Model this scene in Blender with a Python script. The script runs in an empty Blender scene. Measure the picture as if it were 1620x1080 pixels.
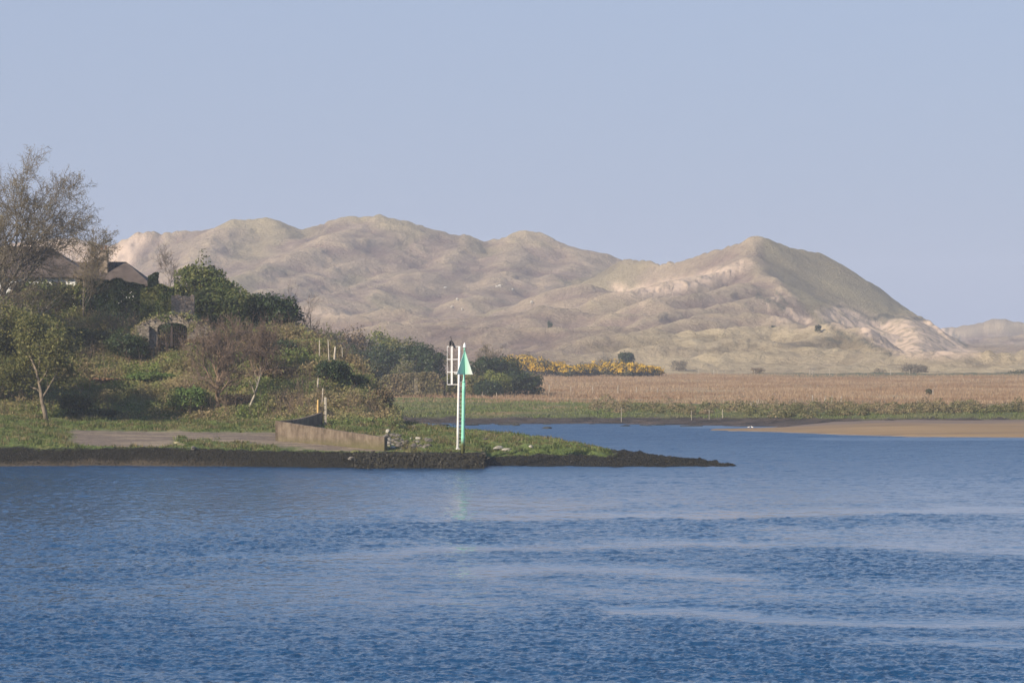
import bpy, math, random
import numpy as np
from mathutils import Vector, Matrix

rng = np.random.default_rng(7)
random.seed(7)
S = bpy.context.scene
COL = S.collection

# ------------------------------------------------------------------ camera, sky, sun, exposure
F, CX, HZ, CH = 4500.0, 810.0, 555.0, 8.8      # focal length and horizon row in photo pixels, camera height in metres
cam_d = bpy.data.cameras.new("camera")
cam = bpy.data.objects.new("camera", cam_d)
COL.objects.link(cam)
S.camera = cam
cam.location = (0, 0, CH)
cam.rotation_euler = (math.radians(90), 0, 0)
cam_d.sensor_width = 36.0
cam_d.lens = 36.0 * F / 1620.0
cam_d.shift_y = (HZ - 540.0) / 1620.0
cam_d.clip_start = 0.5
cam_d.clip_end = 9000.0

SUN_EL, SUN_AZ = math.radians(30), math.radians(-132)    # azimuth from +Y, clockwise: behind the camera, to the left
w = bpy.data.worlds.new("World")
S.world = w
w.use_nodes = True
nt = w.node_tree
for n in list(nt.nodes):
    nt.nodes.remove(n)
n_out = nt.nodes.new("ShaderNodeOutputWorld")
n_bg = nt.nodes.new("ShaderNodeBackground")
n_sky = nt.nodes.new("ShaderNodeTexSky")
n_sky.sky_type = 'NISHITA'
n_sky.sun_disc = False
n_sky.sun_elevation = SUN_EL
n_sky.sun_rotation = SUN_AZ
n_sky.air_density = 1.0
n_sky.dust_density = 0.4
n_sky.ozone_density = 4.0
n_geo = nt.nodes.new("ShaderNodeTexCoord")
n_sep = nt.nodes.new("ShaderNodeSeparateXYZ")
n_rmp = nt.nodes.new("ShaderNodeValToRGB")     # murk of the lowest few degrees of the air
n_rmp.color_ramp.elements[0].position = 0.0
n_rmp.color_ramp.elements[0].color = (0.98,) * 3 + (1,)
n_rmp.color_ramp.elements[1].position = 0.42
n_rmp.color_ramp.elements[1].color = (0, 0, 0, 1)
_e = n_rmp.color_ramp.elements.new(0.12)
_e.color = (0.84, 0.84, 0.84, 1)
_e = n_rmp.color_ramp.elements.new(0.22)
_e.color = (0.22, 0.22, 0.22, 1)
n_mix = nt.nodes.new("ShaderNodeMix")
n_mix.data_type = 'RGBA'
n_mix.inputs["B"].default_value = (2.52, 2.9, 4.0, 1)
nt.links.new(n_geo.outputs["Generated"], n_sep.inputs[0])
nt.links.new(n_sep.outputs["Z"], n_rmp.inputs[0])
nt.links.new(n_rmp.outputs[0], n_mix.inputs["Factor"])
nt.links.new(n_sky.outputs[0], n_mix.inputs["A"])
nt.links.new(n_mix.outputs["Result"], n_bg.inputs[0])
n_bg.inputs[1].default_value = 0.1
nt.links.new(n_bg.outputs[0], n_out.inputs[0])

sun_d = bpy.data.lights.new("sun", 'SUN')
sun_d.energy = 5.0
sun_d.angle = math.radians(0.53)
sun_d.color = (1.0, 0.88, 0.72)
sun = bpy.data.objects.new("sun", sun_d)
COL.objects.link(sun)
sdir = Vector((math.sin(SUN_AZ) * math.cos(SUN_EL), math.cos(SUN_AZ) * math.cos(SUN_EL), math.sin(SUN_EL)))
sun.rotation_euler = sdir.to_track_quat('Z', 'Y').to_euler()
sun.location = (-200, -200, 200)

S.view_settings.view_transform = 'Standard'
S.view_settings.look = 'None'
S.view_settings.gamma = 1.0
S.view_settings.use_curve_mapping = False
S.view_settings.exposure = 0.6
try:
    S.cycles.max_bounces = 5
    S.cycles.diffuse_bounces = 2
    S.cycles.transparent_max_bounces = 6
    S.cycles.caustics_reflective = False
    S.cycles.caustics_refractive = False
    S.cycles.sample_clamp_indirect = 4.0
except Exception:
    pass

# ------------------------------------------------------------------ helpers
def at(px, py, Y):
    return ((px - CX) / F * Y, Y, CH + (HZ - py) / F * Y)

def wx(px, Y):
    return (px - CX) / F * Y

_perm = np.random.default_rng(3).permutation(256)
_perm = np.concatenate([_perm, _perm, _perm])
_ang = np.random.default_rng(4).uniform(0, 2 * np.pi, 256)
_gx, _gy = np.cos(_ang), np.sin(_ang)

def pnoise(x, y, seed=0):
    x = np.asarray(x, float) + seed * 17.31
    y = np.asarray(y, float) + seed * 9.77
    xi = np.floor(x).astype(int)
    yi = np.floor(y).astype(int)
    xf, yf = x - xi, y - yi
    xi &= 255
    yi &= 255
    u = xf * xf * xf * (xf * (xf * 6 - 15) + 10)
    v = yf * yf * yf * (yf * (yf * 6 - 15) + 10)
    def g(ix, iy, dx, dy):
        h = _perm[_perm[ix & 255] + (iy & 255)]
        return _gx[h] * dx + _gy[h] * dy
    a = g(xi, yi, xf, yf)
    b = g(xi + 1, yi, xf - 1, yf)
    c = g(xi, yi + 1, xf, yf - 1)
    d = g(xi + 1, yi + 1, xf - 1, yf - 1)
    return ((a * (1 - u) + b * u) * (1 - v) + (c * (1 - u) + d * u) * v) * 1.45

def fbm(x, y, o=4, seed=0, gain=0.5):
    s, a, f = 0, 1.0, 1.0
    for i in range(o):
        s = s + a * pnoise(np.asarray(x) * f, np.asarray(y) * f, seed + i * 3)
        a *= gain
        f *= 2.03
    return s

def sstep(a, b, x):
    t = np.clip((np.asarray(x, float) - a) / (b - a), 0, 1)
    return t * t * (3 - 2 * t)

def tag(o, label=None, cat=None, group=None, kind=None):
    if label: o["label"] = label
    if cat: o["category"] = cat
    if group: o["group"] = group
    if kind: o["kind"] = kind
    return o

def empty(name, loc, label, cat, group=None, rz=0.0):
    o = bpy.data.objects.new(name, None)
    o.empty_display_size = 0.5
    COL.objects.link(o)
    o.location = loc
    o.rotation_euler = (0, 0, rz)
    return tag(o, label, cat, group)

def mesh_np(name, V, Q, mat, parent=None, smooth=False, attrs=None, mats=None, midx=None):
    """V (n,3), Q (m,k) with k = 3 or 4"""
    V = np.asarray(V, np.float32)
    Q = np.asarray(Q, np.int32)
    me = bpy.data.meshes.new(name)
    k = Q.shape[1]
    me.vertices.add(len(V))
    me.vertices.foreach_set("co", V.ravel())
    me.loops.add(Q.size)
    me.loops.foreach_set("vertex_index", Q.ravel())
    me.polygons.add(len(Q))
    me.polygons.foreach_set("loop_start", np.arange(0, Q.size, k, dtype=np.int32))
    me.polygons.foreach_set("loop_total", np.full(len(Q), k, np.int32))
    if smooth:
        me.polygons.foreach_set("use_smooth", np.ones(len(Q), bool))
    if midx is not None:
        me.polygons.foreach_set("material_index", np.asarray(midx, np.int32))
    me.update(calc_edges=True)
    me.validate()
    for k_, a in (attrs or {}).items():
        at_ = me.attributes.new(k_, 'FLOAT', 'POINT')
        at_.data.foreach_set("value", np.asarray(a, np.float32).ravel())
    for m in (mats or [mat]):
        me.materials.append(m)
    o = bpy.data.objects.new(name, me)
    COL.objects.link(o)
    if parent:
        o.parent = parent
    return o

def grid_faces(nr, nc):
    i = np.arange(nr * nc).reshape(nr, nc)
    return np.stack([i[:-1, :-1], i[:-1, 1:], i[1:, 1:], i[1:, :-1]], -1).reshape(-1, 4)

class MB:
    """collects quads and triangles of small solid shapes; build() links them as one mesh"""
    def __init__(s):
        s.v, s.f = [], []
    def add(s, v, f):
        b = len(s.v)
        s.v += [tuple(p) for p in v]
        s.f += [tuple(b + i for i in q) for q in f]
        return s
    def box(s, c, d, rz=0.0, M=None):
        x, y, z = d[0] / 2, d[1] / 2, d[2] / 2
        R = M if M is not None else Matrix.Rotation(rz, 3, 'Z')
        v = [Vector(c) + R @ Vector((sx * x, sy * y, sz * z)) for sz in (-1, 1) for sx, sy in ((-1, -1), (1, -1), (1, 1), (-1, 1))]
        return s.add(v, [(3, 2, 1, 0), (4, 5, 6, 7), (0, 1, 5, 4), (1, 2, 6, 5), (2, 3, 7, 6), (3, 0, 4, 7)])
    def loft(s, pts, rad, n=10, cap=True, up=(0, 0, 1)):
        pts = [Vector(p) for p in pts]
        rings = []
        for i, p in enumerate(pts):
            t = (pts[min(i + 1, len(pts) - 1)] - pts[max(i - 1, 0)]).normalized()
            a = Vector(up)
            if abs(t.dot(a)) > 0.95:
                a = Vector((1, 0, 0))
            x = t.cross(a).normalized()
            y = x.cross(t).normalized()
            r = rad[i] if isinstance(rad[i], (tuple, list)) else (rad[i], rad[i])
            rings.append([p + x * r[0] * math.cos(2 * math.pi * k / n) + y * r[1] * math.sin(2 * math.pi * k / n) for k in range(n)])
        v = [q for r in rings for q in r]
        f = []
        for i in range(len(pts) - 1):
            for k in range(n):
                f.append((i * n + k, i * n + (k + 1) % n, (i + 1) * n + (k + 1) % n, (i + 1) * n + k))
        if cap:
            f.append(tuple(range(n - 1, -1, -1)))
            b = (len(pts) - 1) * n
            f.append(tuple(b + k for k in range(n)))
        return s.add(v, f)
    def tube(s, a, b, r0, r1=None, n=8):
        return s.loft([a, b], [r0, r0 if r1 is None else r1], n)
    def build(s, name, mat, parent=None, smooth=False, bevel=0.0):
        me = bpy.data.meshes.new(name)
        me.from_pydata([tuple(p) for p in s.v], [], s.f)
        me.update()
        if smooth:
            me.polygons.foreach_set("use_smooth", np.ones(len(me.polygons), bool))
        me.materials.append(mat)
        o = bpy.data.objects.new(name, me)
        COL.objects.link(o)
        if parent:
            o.parent = parent
        if bevel:
            b = o.modifiers.new("bevel", 'BEVEL')
            b.width = bevel
            b.segments = 2
            b.limit_method = 'ANGLE'
        return o

# ------------------------------------------------------------------ materials
def newmat(name):
    m = bpy.data.materials.new(name)
    m.use_nodes = True
    t = m.node_tree
    for n in list(t.nodes):
        t.nodes.remove(n)
    return m, t, t.nodes.new("ShaderNodeOutputMaterial")

class NB:
    """short-hand for node trees"""
    def __init__(s, t):
        s.t = t
    def n(s, typ, **kw):
        x = s.t.nodes.new(typ)
        for k, v in kw.items():
            setattr(x, k, v)
        return x
    def l(s, a, b):
        s.t.links.new(a, b)
    def pos(s):
        return s.n("ShaderNodeNewGeometry").outputs["Position"]
    def noise(s, vec, scale, detail=4, rough=0.55, stretch=None, dist=0.0):
        if stretch:
            m = s.n("ShaderNodeMapping")
            m.inputs["Scale"].default_value = stretch
            s.l(vec, m.inputs[0])
            vec = m.outputs[0]
        x = s.n("ShaderNodeTexNoise")
        x.inputs["Scale"].default_value = scale
        x.inputs["Detail"].default_value = detail
        x.inputs["Roughness"].default_value = rough
        x.inputs["Distortion"].default_value = dist
        s.l(vec, x.inputs["Vector"])
        return x.outputs[0]
    def ramp(s, v, stops):
        r = s.n("ShaderNodeValToRGB")
        e = r.color_ramp.elements
        while len(e) < len(stops):
            e.new(0.5)
        for k, (p, c) in enumerate(stops):
            e[k].position = p
            e[k].color = tuple(c) + (1,) if len(c) == 3 else c
        s.l(v, r.inputs[0])
        return r.outputs[0]
    def mix(s, f, a, b):
        x = s.n("ShaderNodeMix", data_type='RGBA')
        for sock, v in ((x.inputs["Factor"], f), (x.inputs["A"], a), (x.inputs["B"], b)):
            if hasattr(v, "is_output") or isinstance(v, bpy.types.NodeSocket):
                s.l(v, sock)
            else:
                sock.default_value = v if isinstance(v, (int, float)) else tuple(v) + (1,)
        return x.outputs["Result"]
    def math(s, op, a, b=None, clamp=False):
        x = s.n("ShaderNodeMath", operation=op, use_clamp=clamp)
        for k, v in enumerate((a, b)):
            if v is None:
                continue
            if isinstance(v, bpy.types.NodeSocket):
                s.l(v, x.inputs[k])
            else:
                x.inputs[k].default_value = v
        return x.outputs[0]
    def attr(s, name):
        return s.n("ShaderNodeAttribute", attribute_name=name).outputs["Fac"]
    def bump(s, h, dist, strength=1.0, normal=None):
        b = s.n("ShaderNodeBump")
        b.inputs["Distance"].default_value = dist
        if isinstance(strength, bpy.types.NodeSocket):
            s.l(strength, b.inputs["Strength"])
        else:
            b.inputs["Strength"].default_value = strength
        s.l(h, b.inputs["Height"])
        if normal is not None:
            s.l(normal, b.inputs["Normal"])
        return b.outputs[0]
    def bsdf(s, out, color, rough=0.8, normal=None, metal=0.0, spec=0.3, **kw):
        p = s.n("ShaderNodeBsdfPrincipled")
        for k, v in (("Base Color", color), ("Roughness", rough), ("Metallic", metal), ("Specular IOR Level", spec)):
            if isinstance(v, bpy.types.NodeSocket):
                s.l(v, p.inputs[k])
            else:
                p.inputs[k].default_value = tuple(v) + (1,) if isinstance(v, tuple) else v
        if normal is not None:
            s.l(normal, p.inputs["Normal"])
        s.l(p.outputs[0], out.inputs[0])
        return p

def simple(name, c1, c2, scale=3.0, rough=0.7, bump=0.0, metal=0.0, spec=0.3, detail=5, lo=0.35, hi=0.65):
    m, t, out = newmat(name)
    b = NB(t)
    co = b.n("ShaderNodeTexCoord").outputs["Object"]
    nz = b.noise(co, scale, detail)
    col = b.ramp(nz, [(lo, c1), (hi, c2)])
    b.bsdf(out, col, rough, b.bump(nz, bump) if bump else None, metal, spec)
    return m

def leafmat(name, cols, patch=None, pscale=0.5, transl=0.34, rough=0.65, gain=1.5):
    """cols: hues drawn per leaf clump; patch: a second set taken in patches through the plant"""
    m, t, out = newmat(name)
    b = NB(t)
    cols = [tuple(k * gain for k in c) for c in cols]
    patch = [tuple(k * gain for k in c) for c in patch] if patch else None
    g = b.n("ShaderNodeNewGeometry")
    r = g.outputs["Random Per Island"]
    st = [(i / max(1, len(cols) - 1), c) for i, c in enumerate(cols)]
    col = b.ramp(r, st)
    if patch:
        nz = b.noise(g.outputs["Position"], pscale, 3, 0.6)
        st2 = [(i / max(1, len(patch) - 1), c) for i, c in enumerate(patch)]
        f = b.ramp(nz, [(0.44, (0, 0, 0)), (0.58, (1, 1, 1))])
        col = b.mix(f, col, b.ramp(r, st2))
    p = b.n("ShaderNodeBsdfPrincipled")
    b.l(col, p.inputs["Base Color"])
    p.inputs["Roughness"].default_value = rough
    p.inputs["Specular IOR Level"].default_value = 0.25
    if transl:
        tr = b.n("ShaderNodeBsdfTranslucent")
        b.l(col, tr.inputs[0])
        mx = b.n("ShaderNodeMixShader")
        mx.inputs[0].default_value = transl
        b.l(p.outputs[0], mx.inputs[1])
        b.l(tr.outputs[0], mx.inputs[2])
        b.l(mx.outputs[0], out.inputs[0])
    else:
        b.l(p.outputs[0], out.inputs[0])
    return m

# ------------------------------------------------------------------ haze
m, t, out = newmat("haze_air")
pv = t.nodes.new("ShaderNodeVolumePrincipled")
pv.inputs["Color"].default_value = (0.80, 0.86, 1.0, 1)
pv.inputs["Density"].default_value = 0.00025
pv.inputs["Anisotropy"].default_value = 0.0
t.links.new(pv.outputs[0], out.inputs["Volume"])
hz = MB().box((0, 1250, 43.5), (3000, 2740, 93)).build("haze", m)
tag(hz, "pale blue haze over the whole estuary", "haze", kind="stuff")

# ------------------------------------------------------------------ dunes (heightfield sampled on a fan)
pxs = np.arange(-330, 1960, 2.2)
Ys = np.concatenate([np.arange(694, 1520, 2.3), np.arange(1520, 2350, 14)])
PX, YY = np.meshgrid(pxs, Ys)
XX = (PX - CX) / F * YY

def base_h(px, Y):
    h = 3.1 + np.clip(Y - 720, 0, 400) * 0.013 + np.clip(Y - 1000, 0, 900) * 0.006
    h = h + 2.2 * sstep(1000, 500, px) * sstep(740, 980, Y)
    return h

H = base_h(PX, YY)
warpx = 9 * fbm(XX / 70, YY / 70, 3, 11) + 2.5 * fbm(XX / 17, YY / 17, 2, 12)
warpy = 9 * fbm(XX / 70, YY / 70, 3, 21) + 2.5 * fbm(XX / 17, YY / 17, 2, 22)
Xw, Yw = XX + warpx, YY + warpy

def ridge(pts, k, rnd=6.0, step=7.0, warp=1.0, sh=0.9):
    """a dune crest: pts (px, py, Y); flanks fall away at slope k; the higher surface wins"""
    global H
    P = np.array([at(*p) for p in pts])
    out_ = []
    for a, b in zip(P[:-1], P[1:]):
        n = max(2, int(np.linalg.norm((b - a)[:2]) / step))
        for i in range(n):
            out_.append(a + (b - a) * i / n)
    out_.append(P[-1])
    R = np.full(H.shape, -99.0)
    xx = XX + warpx * warp
    yy = YY + warpy * warp
    for (x, y, z) in out_:
        rad = max(40.0, (z + 8) / k * 1.3)
        r0, r1 = np.searchsorted(Ys, [y - rad, y + rad])
        p0, p1 = np.searchsorted(pxs, [CX + (x - rad) / max(y - rad, 500) * F if x - rad < 0 else CX + (x - rad) / (y + rad) * F,
                                       CX + (x + rad) / max(y - rad, 500) * F if x + rad > 0 else CX + (x + rad) / (y + rad) * F])
        if r1 <= r0 or p1 <= p0:
            continue
        sl = (slice(r0, r1), slice(p0, p1))
        d = np.sqrt((xx[sl] - x) ** 2 + (yy[sl] - y) ** 2 + rnd * rnd) - rnd
        q = z - k * d * (1.0 - 0.25 * np.clip(d / rad, 0, 1) * sh)
        R[sl] = np.maximum(R[sl], q)
    s_ = 1.6                                     # soft maximum where flanks meet
    dlt = R - H
    H = np.where(dlt > 0, R, H) + s_ * np.exp(-np.abs(dlt) / s_) * 0.5

def add_Y(lst, Y):
    return [(a, b, Y) if not isinstance(Y, (list, tuple)) else (a, b, Y[i]) for i, (a, b) in enumerate(lst)]

# the long skyline ridge on the left
ridge(add_Y([(-330, 420), (-150, 402), (-60, 396), (0, 391), (40, 383), (75, 376), (110, 378), (140, 388), (172, 396), (196, 380), (216, 370), (240, 368), (285, 369), (335, 361),
             (368, 352), (395, 354), (421, 351), (432, 361), (448, 368), (474, 368), (500, 360), (530, 349), (560, 345), (600, 344), (642, 351), (672, 362), (694, 372),
             (735, 377), (775, 379), (800, 376), (838, 371), (858, 374), (876, 383), (908, 393), (936, 406), (952, 419), (975, 428)], 1430), 0.5, 1.5, 5.0, 0.5)
ridge([(368, 352, 1430), (352, 372, 1400), (322, 408, 1350), (300, 440, 1300), (262, 470, 1240)], 0.46, 3)
ridge([(421, 351, 1430), (440, 372, 1405), (470, 380, 1390), (515, 372, 1410), (560, 346, 1430)], 0.46, 3)
ridge([(600, 344, 1430), (545, 366, 1395), (488, 392, 1350), (440, 412, 1310), (392, 430, 1275), (345, 446, 1245)], 0.46, 3)
ridge([(694, 372, 1430), (640, 392, 1390), (575, 414, 1340), (510, 432, 1290), (452, 448, 1250), (400, 470, 1200)], 0.44, 3)
ridge([(735, 377, 1430), (720, 402, 1380), (690, 428, 1320), (640, 452, 1260), (590, 470, 1210)], 0.42, 4)
ridge([(838, 371, 1430), (822, 398, 1390), (800, 428, 1330), (770, 455, 1270), (735, 476, 1210)], 0.44, 4)
ridge([(908, 393, 1430), (890, 424, 1370), (868, 452, 1300), (840, 472, 1240), (800, 490, 1180)], 0.44, 4)
ridge([(952, 415, 1430), (940, 436, 1370), (925, 455, 1310), (880, 478, 1240)], 0.44, 4)
# middle hummocks
ridge([(930, 452, 1150), (970, 474, 1120), (1020, 486, 1090), (1060, 492, 1060)], 0.42, 4)
ridge([(815, 500, 1020), (838, 487, 1010), (862, 490, 1005), (910, 496, 1000), (965, 496, 990), (1020, 502, 985), (1062, 514, 975)], 0.42, 4)
ridge([(545, 504, 1030), (585, 494, 1030), (625, 491, 1025), (665, 500, 1020), (700, 507, 1010), (760, 506, 1000), (815, 500, 1000)], 0.36, 4)
ridge([(470, 500, 960), (520, 494, 960), (560, 503, 955), (600, 513, 940)], 0.36, 4)
ridge([(600, 522, 920), (660, 514, 920), (720, 519, 910), (800, 523, 890), (900, 522, 890), (980, 518, 900), (1040, 522, 890), (1075, 530, 880)], 0.30, 6)
# the sharp dune on the right with the spur that comes towards the viewer
ridge([(975, 422, 1270), (990, 412, 1255), (1000, 409, 1250), (1016, 412, 1245), (1040, 419, 1235), (1080, 416, 1225), (1100, 409, 1220), (1122, 402, 1215), (1160, 391, 1208), (1180, 384, 1204),
       (1190, 378, 1200), (1200, 376, 1200), (1240, 384, 1208), (1262, 391, 1214), (1292, 401, 1222), (1306, 410, 1225)], 0.66, 1.5, 4.0, 0.45, 0.0)
ridge([(1292, 401, 1222), (1312, 414, 1226), (1336, 428, 1228), (1372, 447, 1226), (1400, 468, 1220), (1412, 482, 1214)], 0.95, 1.5, 3.0, 0.0, 0.0)
ridge([(1400, 474, 1216), (1422, 492, 1212), (1452, 501, 1190), (1470, 507, 1170), (1484, 520, 1150), (1508, 542, 1110), (1534, 564, 1060), (1542, 576, 1040)], 1.25, 0.5, 2.0, 0.0, 0.0)
ridge([(1422, 492, 1205), (1440, 508, 1120), (1450, 530, 1040), (1456, 552, 960), (1462, 566, 880)], 0.6, 3, 4, .2, 0.0)
ridge([(1195, 377, 1200), (1188, 392, 1183), (1186, 408, 1165), (1200, 424, 1142), (1222, 444, 1112), (1262, 478, 1060), (1300, 506, 1015), (1330, 524, 985), (1372, 544, 950), (1420, 562, 905)], 0.56, 1.5, 4.0, 0.35, 0.3)
ridge([(1186, 408, 1165), (1150, 422, 1150), (1118, 436, 1135), (1080, 446, 1115), (1030, 452, 1100), (980, 462, 1080)], 0.55, 4, 5, .6, 0.2)
ridge([(1222, 444, 1112), (1190, 450, 1095), (1165, 452, 1085), (1130, 460, 1070), (1090, 470, 1050), (1040, 476, 1030)], 0.48, 4, 5, .7, 0.2)
ridge([(1262, 478, 1060), (1200, 470, 1045), (1150, 484, 1020), (1090, 496, 990), (1030, 506, 960)], 0.44, 3)
# low dunes in front
ridge([(640, 430, 1330), (600, 452, 1270), (540, 470, 1210), (500, 484, 1150)], 0.42, 3)
ridge([(480, 440, 1290), (430, 462, 1220), (400, 480, 1160)], 0.42, 3)
ridge([(1098, 505, 930), (1140, 498, 945), (1200, 500, 945), (1240, 508, 935)], 0.42, 3)
ridge([(1260, 536, 830), (1300, 530, 838), (1340, 540, 830), (1380, 552, 815)], 0.45, 2.5, 5)
ridge([(900, 540, 850), (960, 531, 860), (1010, 533, 860), (1060, 541, 850)], 0.36, 4, 5)
ridge([(1400, 566, 820), (1460, 563, 820), (1520, 562, 820), (1580, 559, 825), (1700, 557, 830), (1900, 557, 830)], 0.38, 3, 5)
ridge([(1010, 548, 850), (1060, 536, 860), (1110, 524, 870), (1160, 514, 880), (1210, 519, 880), (1255, 521, 870), (1294, 516, 860), (1325, 524, 850), (1352, 541, 835), (1400, 558, 815)], 0.48, 2.5, 5)
ridge([(960, 558, 800), (1030, 549, 805), (1100, 545, 810), (1160, 541, 815), (1215, 537, 815), (1262, 548, 805), (1320, 557, 795)], 0.45, 2.5, 5)
ridge([(1050, 572, 765), (1120, 566, 770), (1180, 562, 775), (1260, 560, 780), (1330, 560, 780), (1420, 561, 775), (1480, 567, 770), (1540, 566, 770), (1600, 563, 770), (1700, 562, 770), (1900, 562, 770)], 0.40, 2, 5)
ridge([(560, 562, 800), (680, 556, 800), (790, 560, 790), (900, 562, 780), (980, 571, 770)], 0.14, 8, 6)
# the far dunes at the right edge
ridge([(1440, 530, 1900), (1496, 517, 1880), (1530, 516, 1870), (1556, 511, 1870), (1580, 507, 1870), (1612, 512, 1870), (1660, 512, 1870), (1740, 505, 1870), (1960, 512, 1870)], 0.34, 8, 9)
ridge([(1560, 538, 1500), (1620, 531, 1500), (1720, 528, 1500), (1960, 530, 1500)], 0.25, 10, 9)

far_f = sstep(694, 760, YY)
big = fbm(Xw / 46, Yw / 62, 4, 31)
rid = 1 - np.abs(pnoise(Xw / 26 + 0.4 * big, Yw / 34, 41)) * 2
rid2 = 1 - np.abs(pnoise(Xw / 11, Yw / 14, 44)) * 2
PYv = HZ - (H - CH) * F / YY
peakface = sstep(1196, 1215, PX - np.clip(PYv - 410, 0, 200) * 0.85) * sstep(1560, 1500, PX) * sstep(900, 940, YY) * sstep(1330, 1280, YY)
amp = far_f * (1 - 0.82 * peakface)
da, db = (Xw * 0.75 + Yw * 0.45), (Yw * 0.75 - Xw * 0.45)
rid = 1 - np.abs(pnoise(da / 34 + 0.3 * big, db / 17, 41)) * 2.2
rid2 = 1 - np.abs(pnoise(da / 13, db / 8, 44)) * 2.2
H = H + amp * (0.65 * big + 0.9 * rid + 0.5 * rid2 + 0.4 * fbm(Xw / 5, Yw / 6, 3, 51) + 0.9 * sstep(34, 60, H) * pnoise(Xw / 13, Yw / 20, 53))
H = H + 0.35 * peakface * fbm(Xw / 9, Yw / 9, 3, 57)
H = H - 3.0 * sstep(726, 694, YY + 16 * fbm(XX / 15, YY / 15, 3, 139))
PYv = HZ - (H - CH) * F / YY

def poly_mask(poly, soft=7.0):
    """how far inside a patch of the dune field, from the bearing and height of its points"""
    P = np.array(poly, float)
    n = len(P)
    ins = np.zeros(PX.shape, bool)
    dmin = np.full(PX.shape, 1e9)
    x0, y0 = P.min(0) - 20
    x1, y1 = P.max(0) + 20
    sel = (PX > x0) & (PX < x1) & (PYv > y0) & (PYv < y1)
    qx, qy = PX[sel], PYv[sel]
    iin = np.zeros(qx.shape, bool)
    dm = np.full(qx.shape, 1e9)
    for i in range(n):
        ax, ay = P[i]
        bx, by = P[(i + 1) % n]
        c = ((ay > qy) != (by > qy)) & (qx < (bx - ax) * (qy - ay) / (by - ay + 1e-9) + ax)
        iin ^= c
        tt = np.clip(((qx - ax) * (bx - ax) + (qy - ay) * (by - ay)) / ((bx - ax) ** 2 + (by - ay) ** 2 + 1e-9), 0, 1)
        dm = np.minimum(dm, np.hypot(qx - ax - tt * (bx - ax), qy - ay - tt * (by - ay)))
    r = np.zeros(PX.shape)
    r[sel] = np.clip(0.5 + np.where(iin, dm, -dm) / (2 * soft), 0, 1)
    return r

grain = fbm(XX / 6, YY / 9, 3, 61)
sand = np.zeros(PX.shape)
for poly, st, hole in [
    ([(-330, 425), (-60, 400), (60, 380), (110, 380), (150, 392), (172, 398), (196, 381), (214, 372), (236, 372), (222, 392), (205, 420), (205, 470), (-330, 480)], 1.0, 0.1),
    ([(965, 446), (1000, 456), (1030, 450), (1060, 440), (1100, 436), (1140, 420), (1172, 412), (1190, 418), (1172, 432), (1140, 444), (1090, 456), (1060, 468), (1000, 470), (970, 464)], 0.95, 0.32),
    ([(1205, 468), (1228, 456), (1245, 468), (1262, 490), (1290, 508), (1300, 522), (1268, 520), (1230, 512), (1208, 490)], 0.75, 0.5),
    ([(1292, 492), (1330, 482), (1356, 490), (1380, 500), (1400, 504), (1450, 502), (1476, 505), (1496, 516), (1548, 562), (1500, 566), (1420, 564), (1392, 552), (1352, 524), (1310, 512)], 1.0, 0.30),
    ([(990, 478), (1040, 474), (1090, 470), (1130, 462), (1150, 468), (1090, 484), (1020, 492)], 0.35, 0.5),
    ([(480, 492), (520, 490), (560, 500), (540, 506), (480, 504)], 0.5, 0.3),
]:
    mk = poly_mask(poly) * st
    mk = mk * (1 - sstep(0.62 - hole, 1.0 - hole * 0.6, 0.5 + 0.35 * fbm(XX / 7, YY / 10, 3, 71) + 0.3 * fbm(XX / 2.2, YY / 7, 2, 73)) * min(1.0, hole * 2.4))
    sand = np.maximum(sand, mk)
scarp = np.zeros(PX.shape)                       # dark turf edges above the blown sand
def line_mask(pts, wd):
    P = np.array(pts, float)
    dm = np.full(PX.shape, 1e9)
    for (ax, ay), (bx, by) in zip(P[:-1], P[1:]):
        tt = np.clip(((PX - ax) * (bx - ax) + (PYv - ay) * (by - ay)) / ((bx - ax) ** 2 + (by - ay) ** 2 + 1e-9), 0, 1)
        dm = np.minimum(dm, np.hypot(PX - ax - tt * (bx - ax), PYv - ay - tt * (by - ay)))
    return sstep(wd, wd * 0.35, dm + 2.2 * grain)
for pts, wd in [([(1326, 483), (1340, 486), (1362, 494), (1370, 502), (1386, 505), (1392, 498), (1402, 500), (1430, 502), (1448, 504), (1472, 504), (1490, 514), (1530, 548)], 4.0),
                ([(1198, 468), (1212, 474), (1230, 480), (1240, 487)], 5.0), ([(1226, 458), (1238, 472), (1246, 480)], 3.5),
                ([(1312, 512), (1326, 525), (1345, 536), (1362, 536), (1384, 548), (1408, 560)], 5.5), ([(1306, 536), (1322, 540), (1335, 544)], 4.0)]:
    scarp = np.maximum(scarp, line_mask(pts, wd))
def blur(A, a, ax):
    P_ = np.concatenate([np.repeat(np.take(A, [0], ax), a + 1, ax), A, np.repeat(np.take(A, [-1], ax), a, ax)], ax)
    c_ = np.cumsum(P_, ax)
    n_ = A.shape[ax]
    return (np.take(c_, np.arange(2 * a + 1, 2 * a + 1 + n_), ax) - np.take(c_, np.arange(0, n_), ax)) / (2 * a + 1)
conv = H - blur(blur(H, 9, 1), 3, 0)  # fold curvature, used to paint light on crests and shade in hollows
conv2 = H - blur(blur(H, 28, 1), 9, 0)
heath_shade = sstep(-0.15, 0.5, fbm(Xw / 60, Yw / 90, 4, 81) + 0.25 * fbm(XX / 12, YY / 18, 3, 82))
heath_shade = np.maximum(heath_shade, 0.85 * poly_mask([(480, 560), (500, 512), (620, 518), (760, 512), (860, 512), (1000, 510), (1066, 518), (1000, 532), (900, 552), (800, 562)], 14))
pale = sstep(0.0, 0.6, rid * 0.6 + 0.5 * fbm(Xw / 22, Yw / 30, 3, 91)) * 0.7
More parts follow.
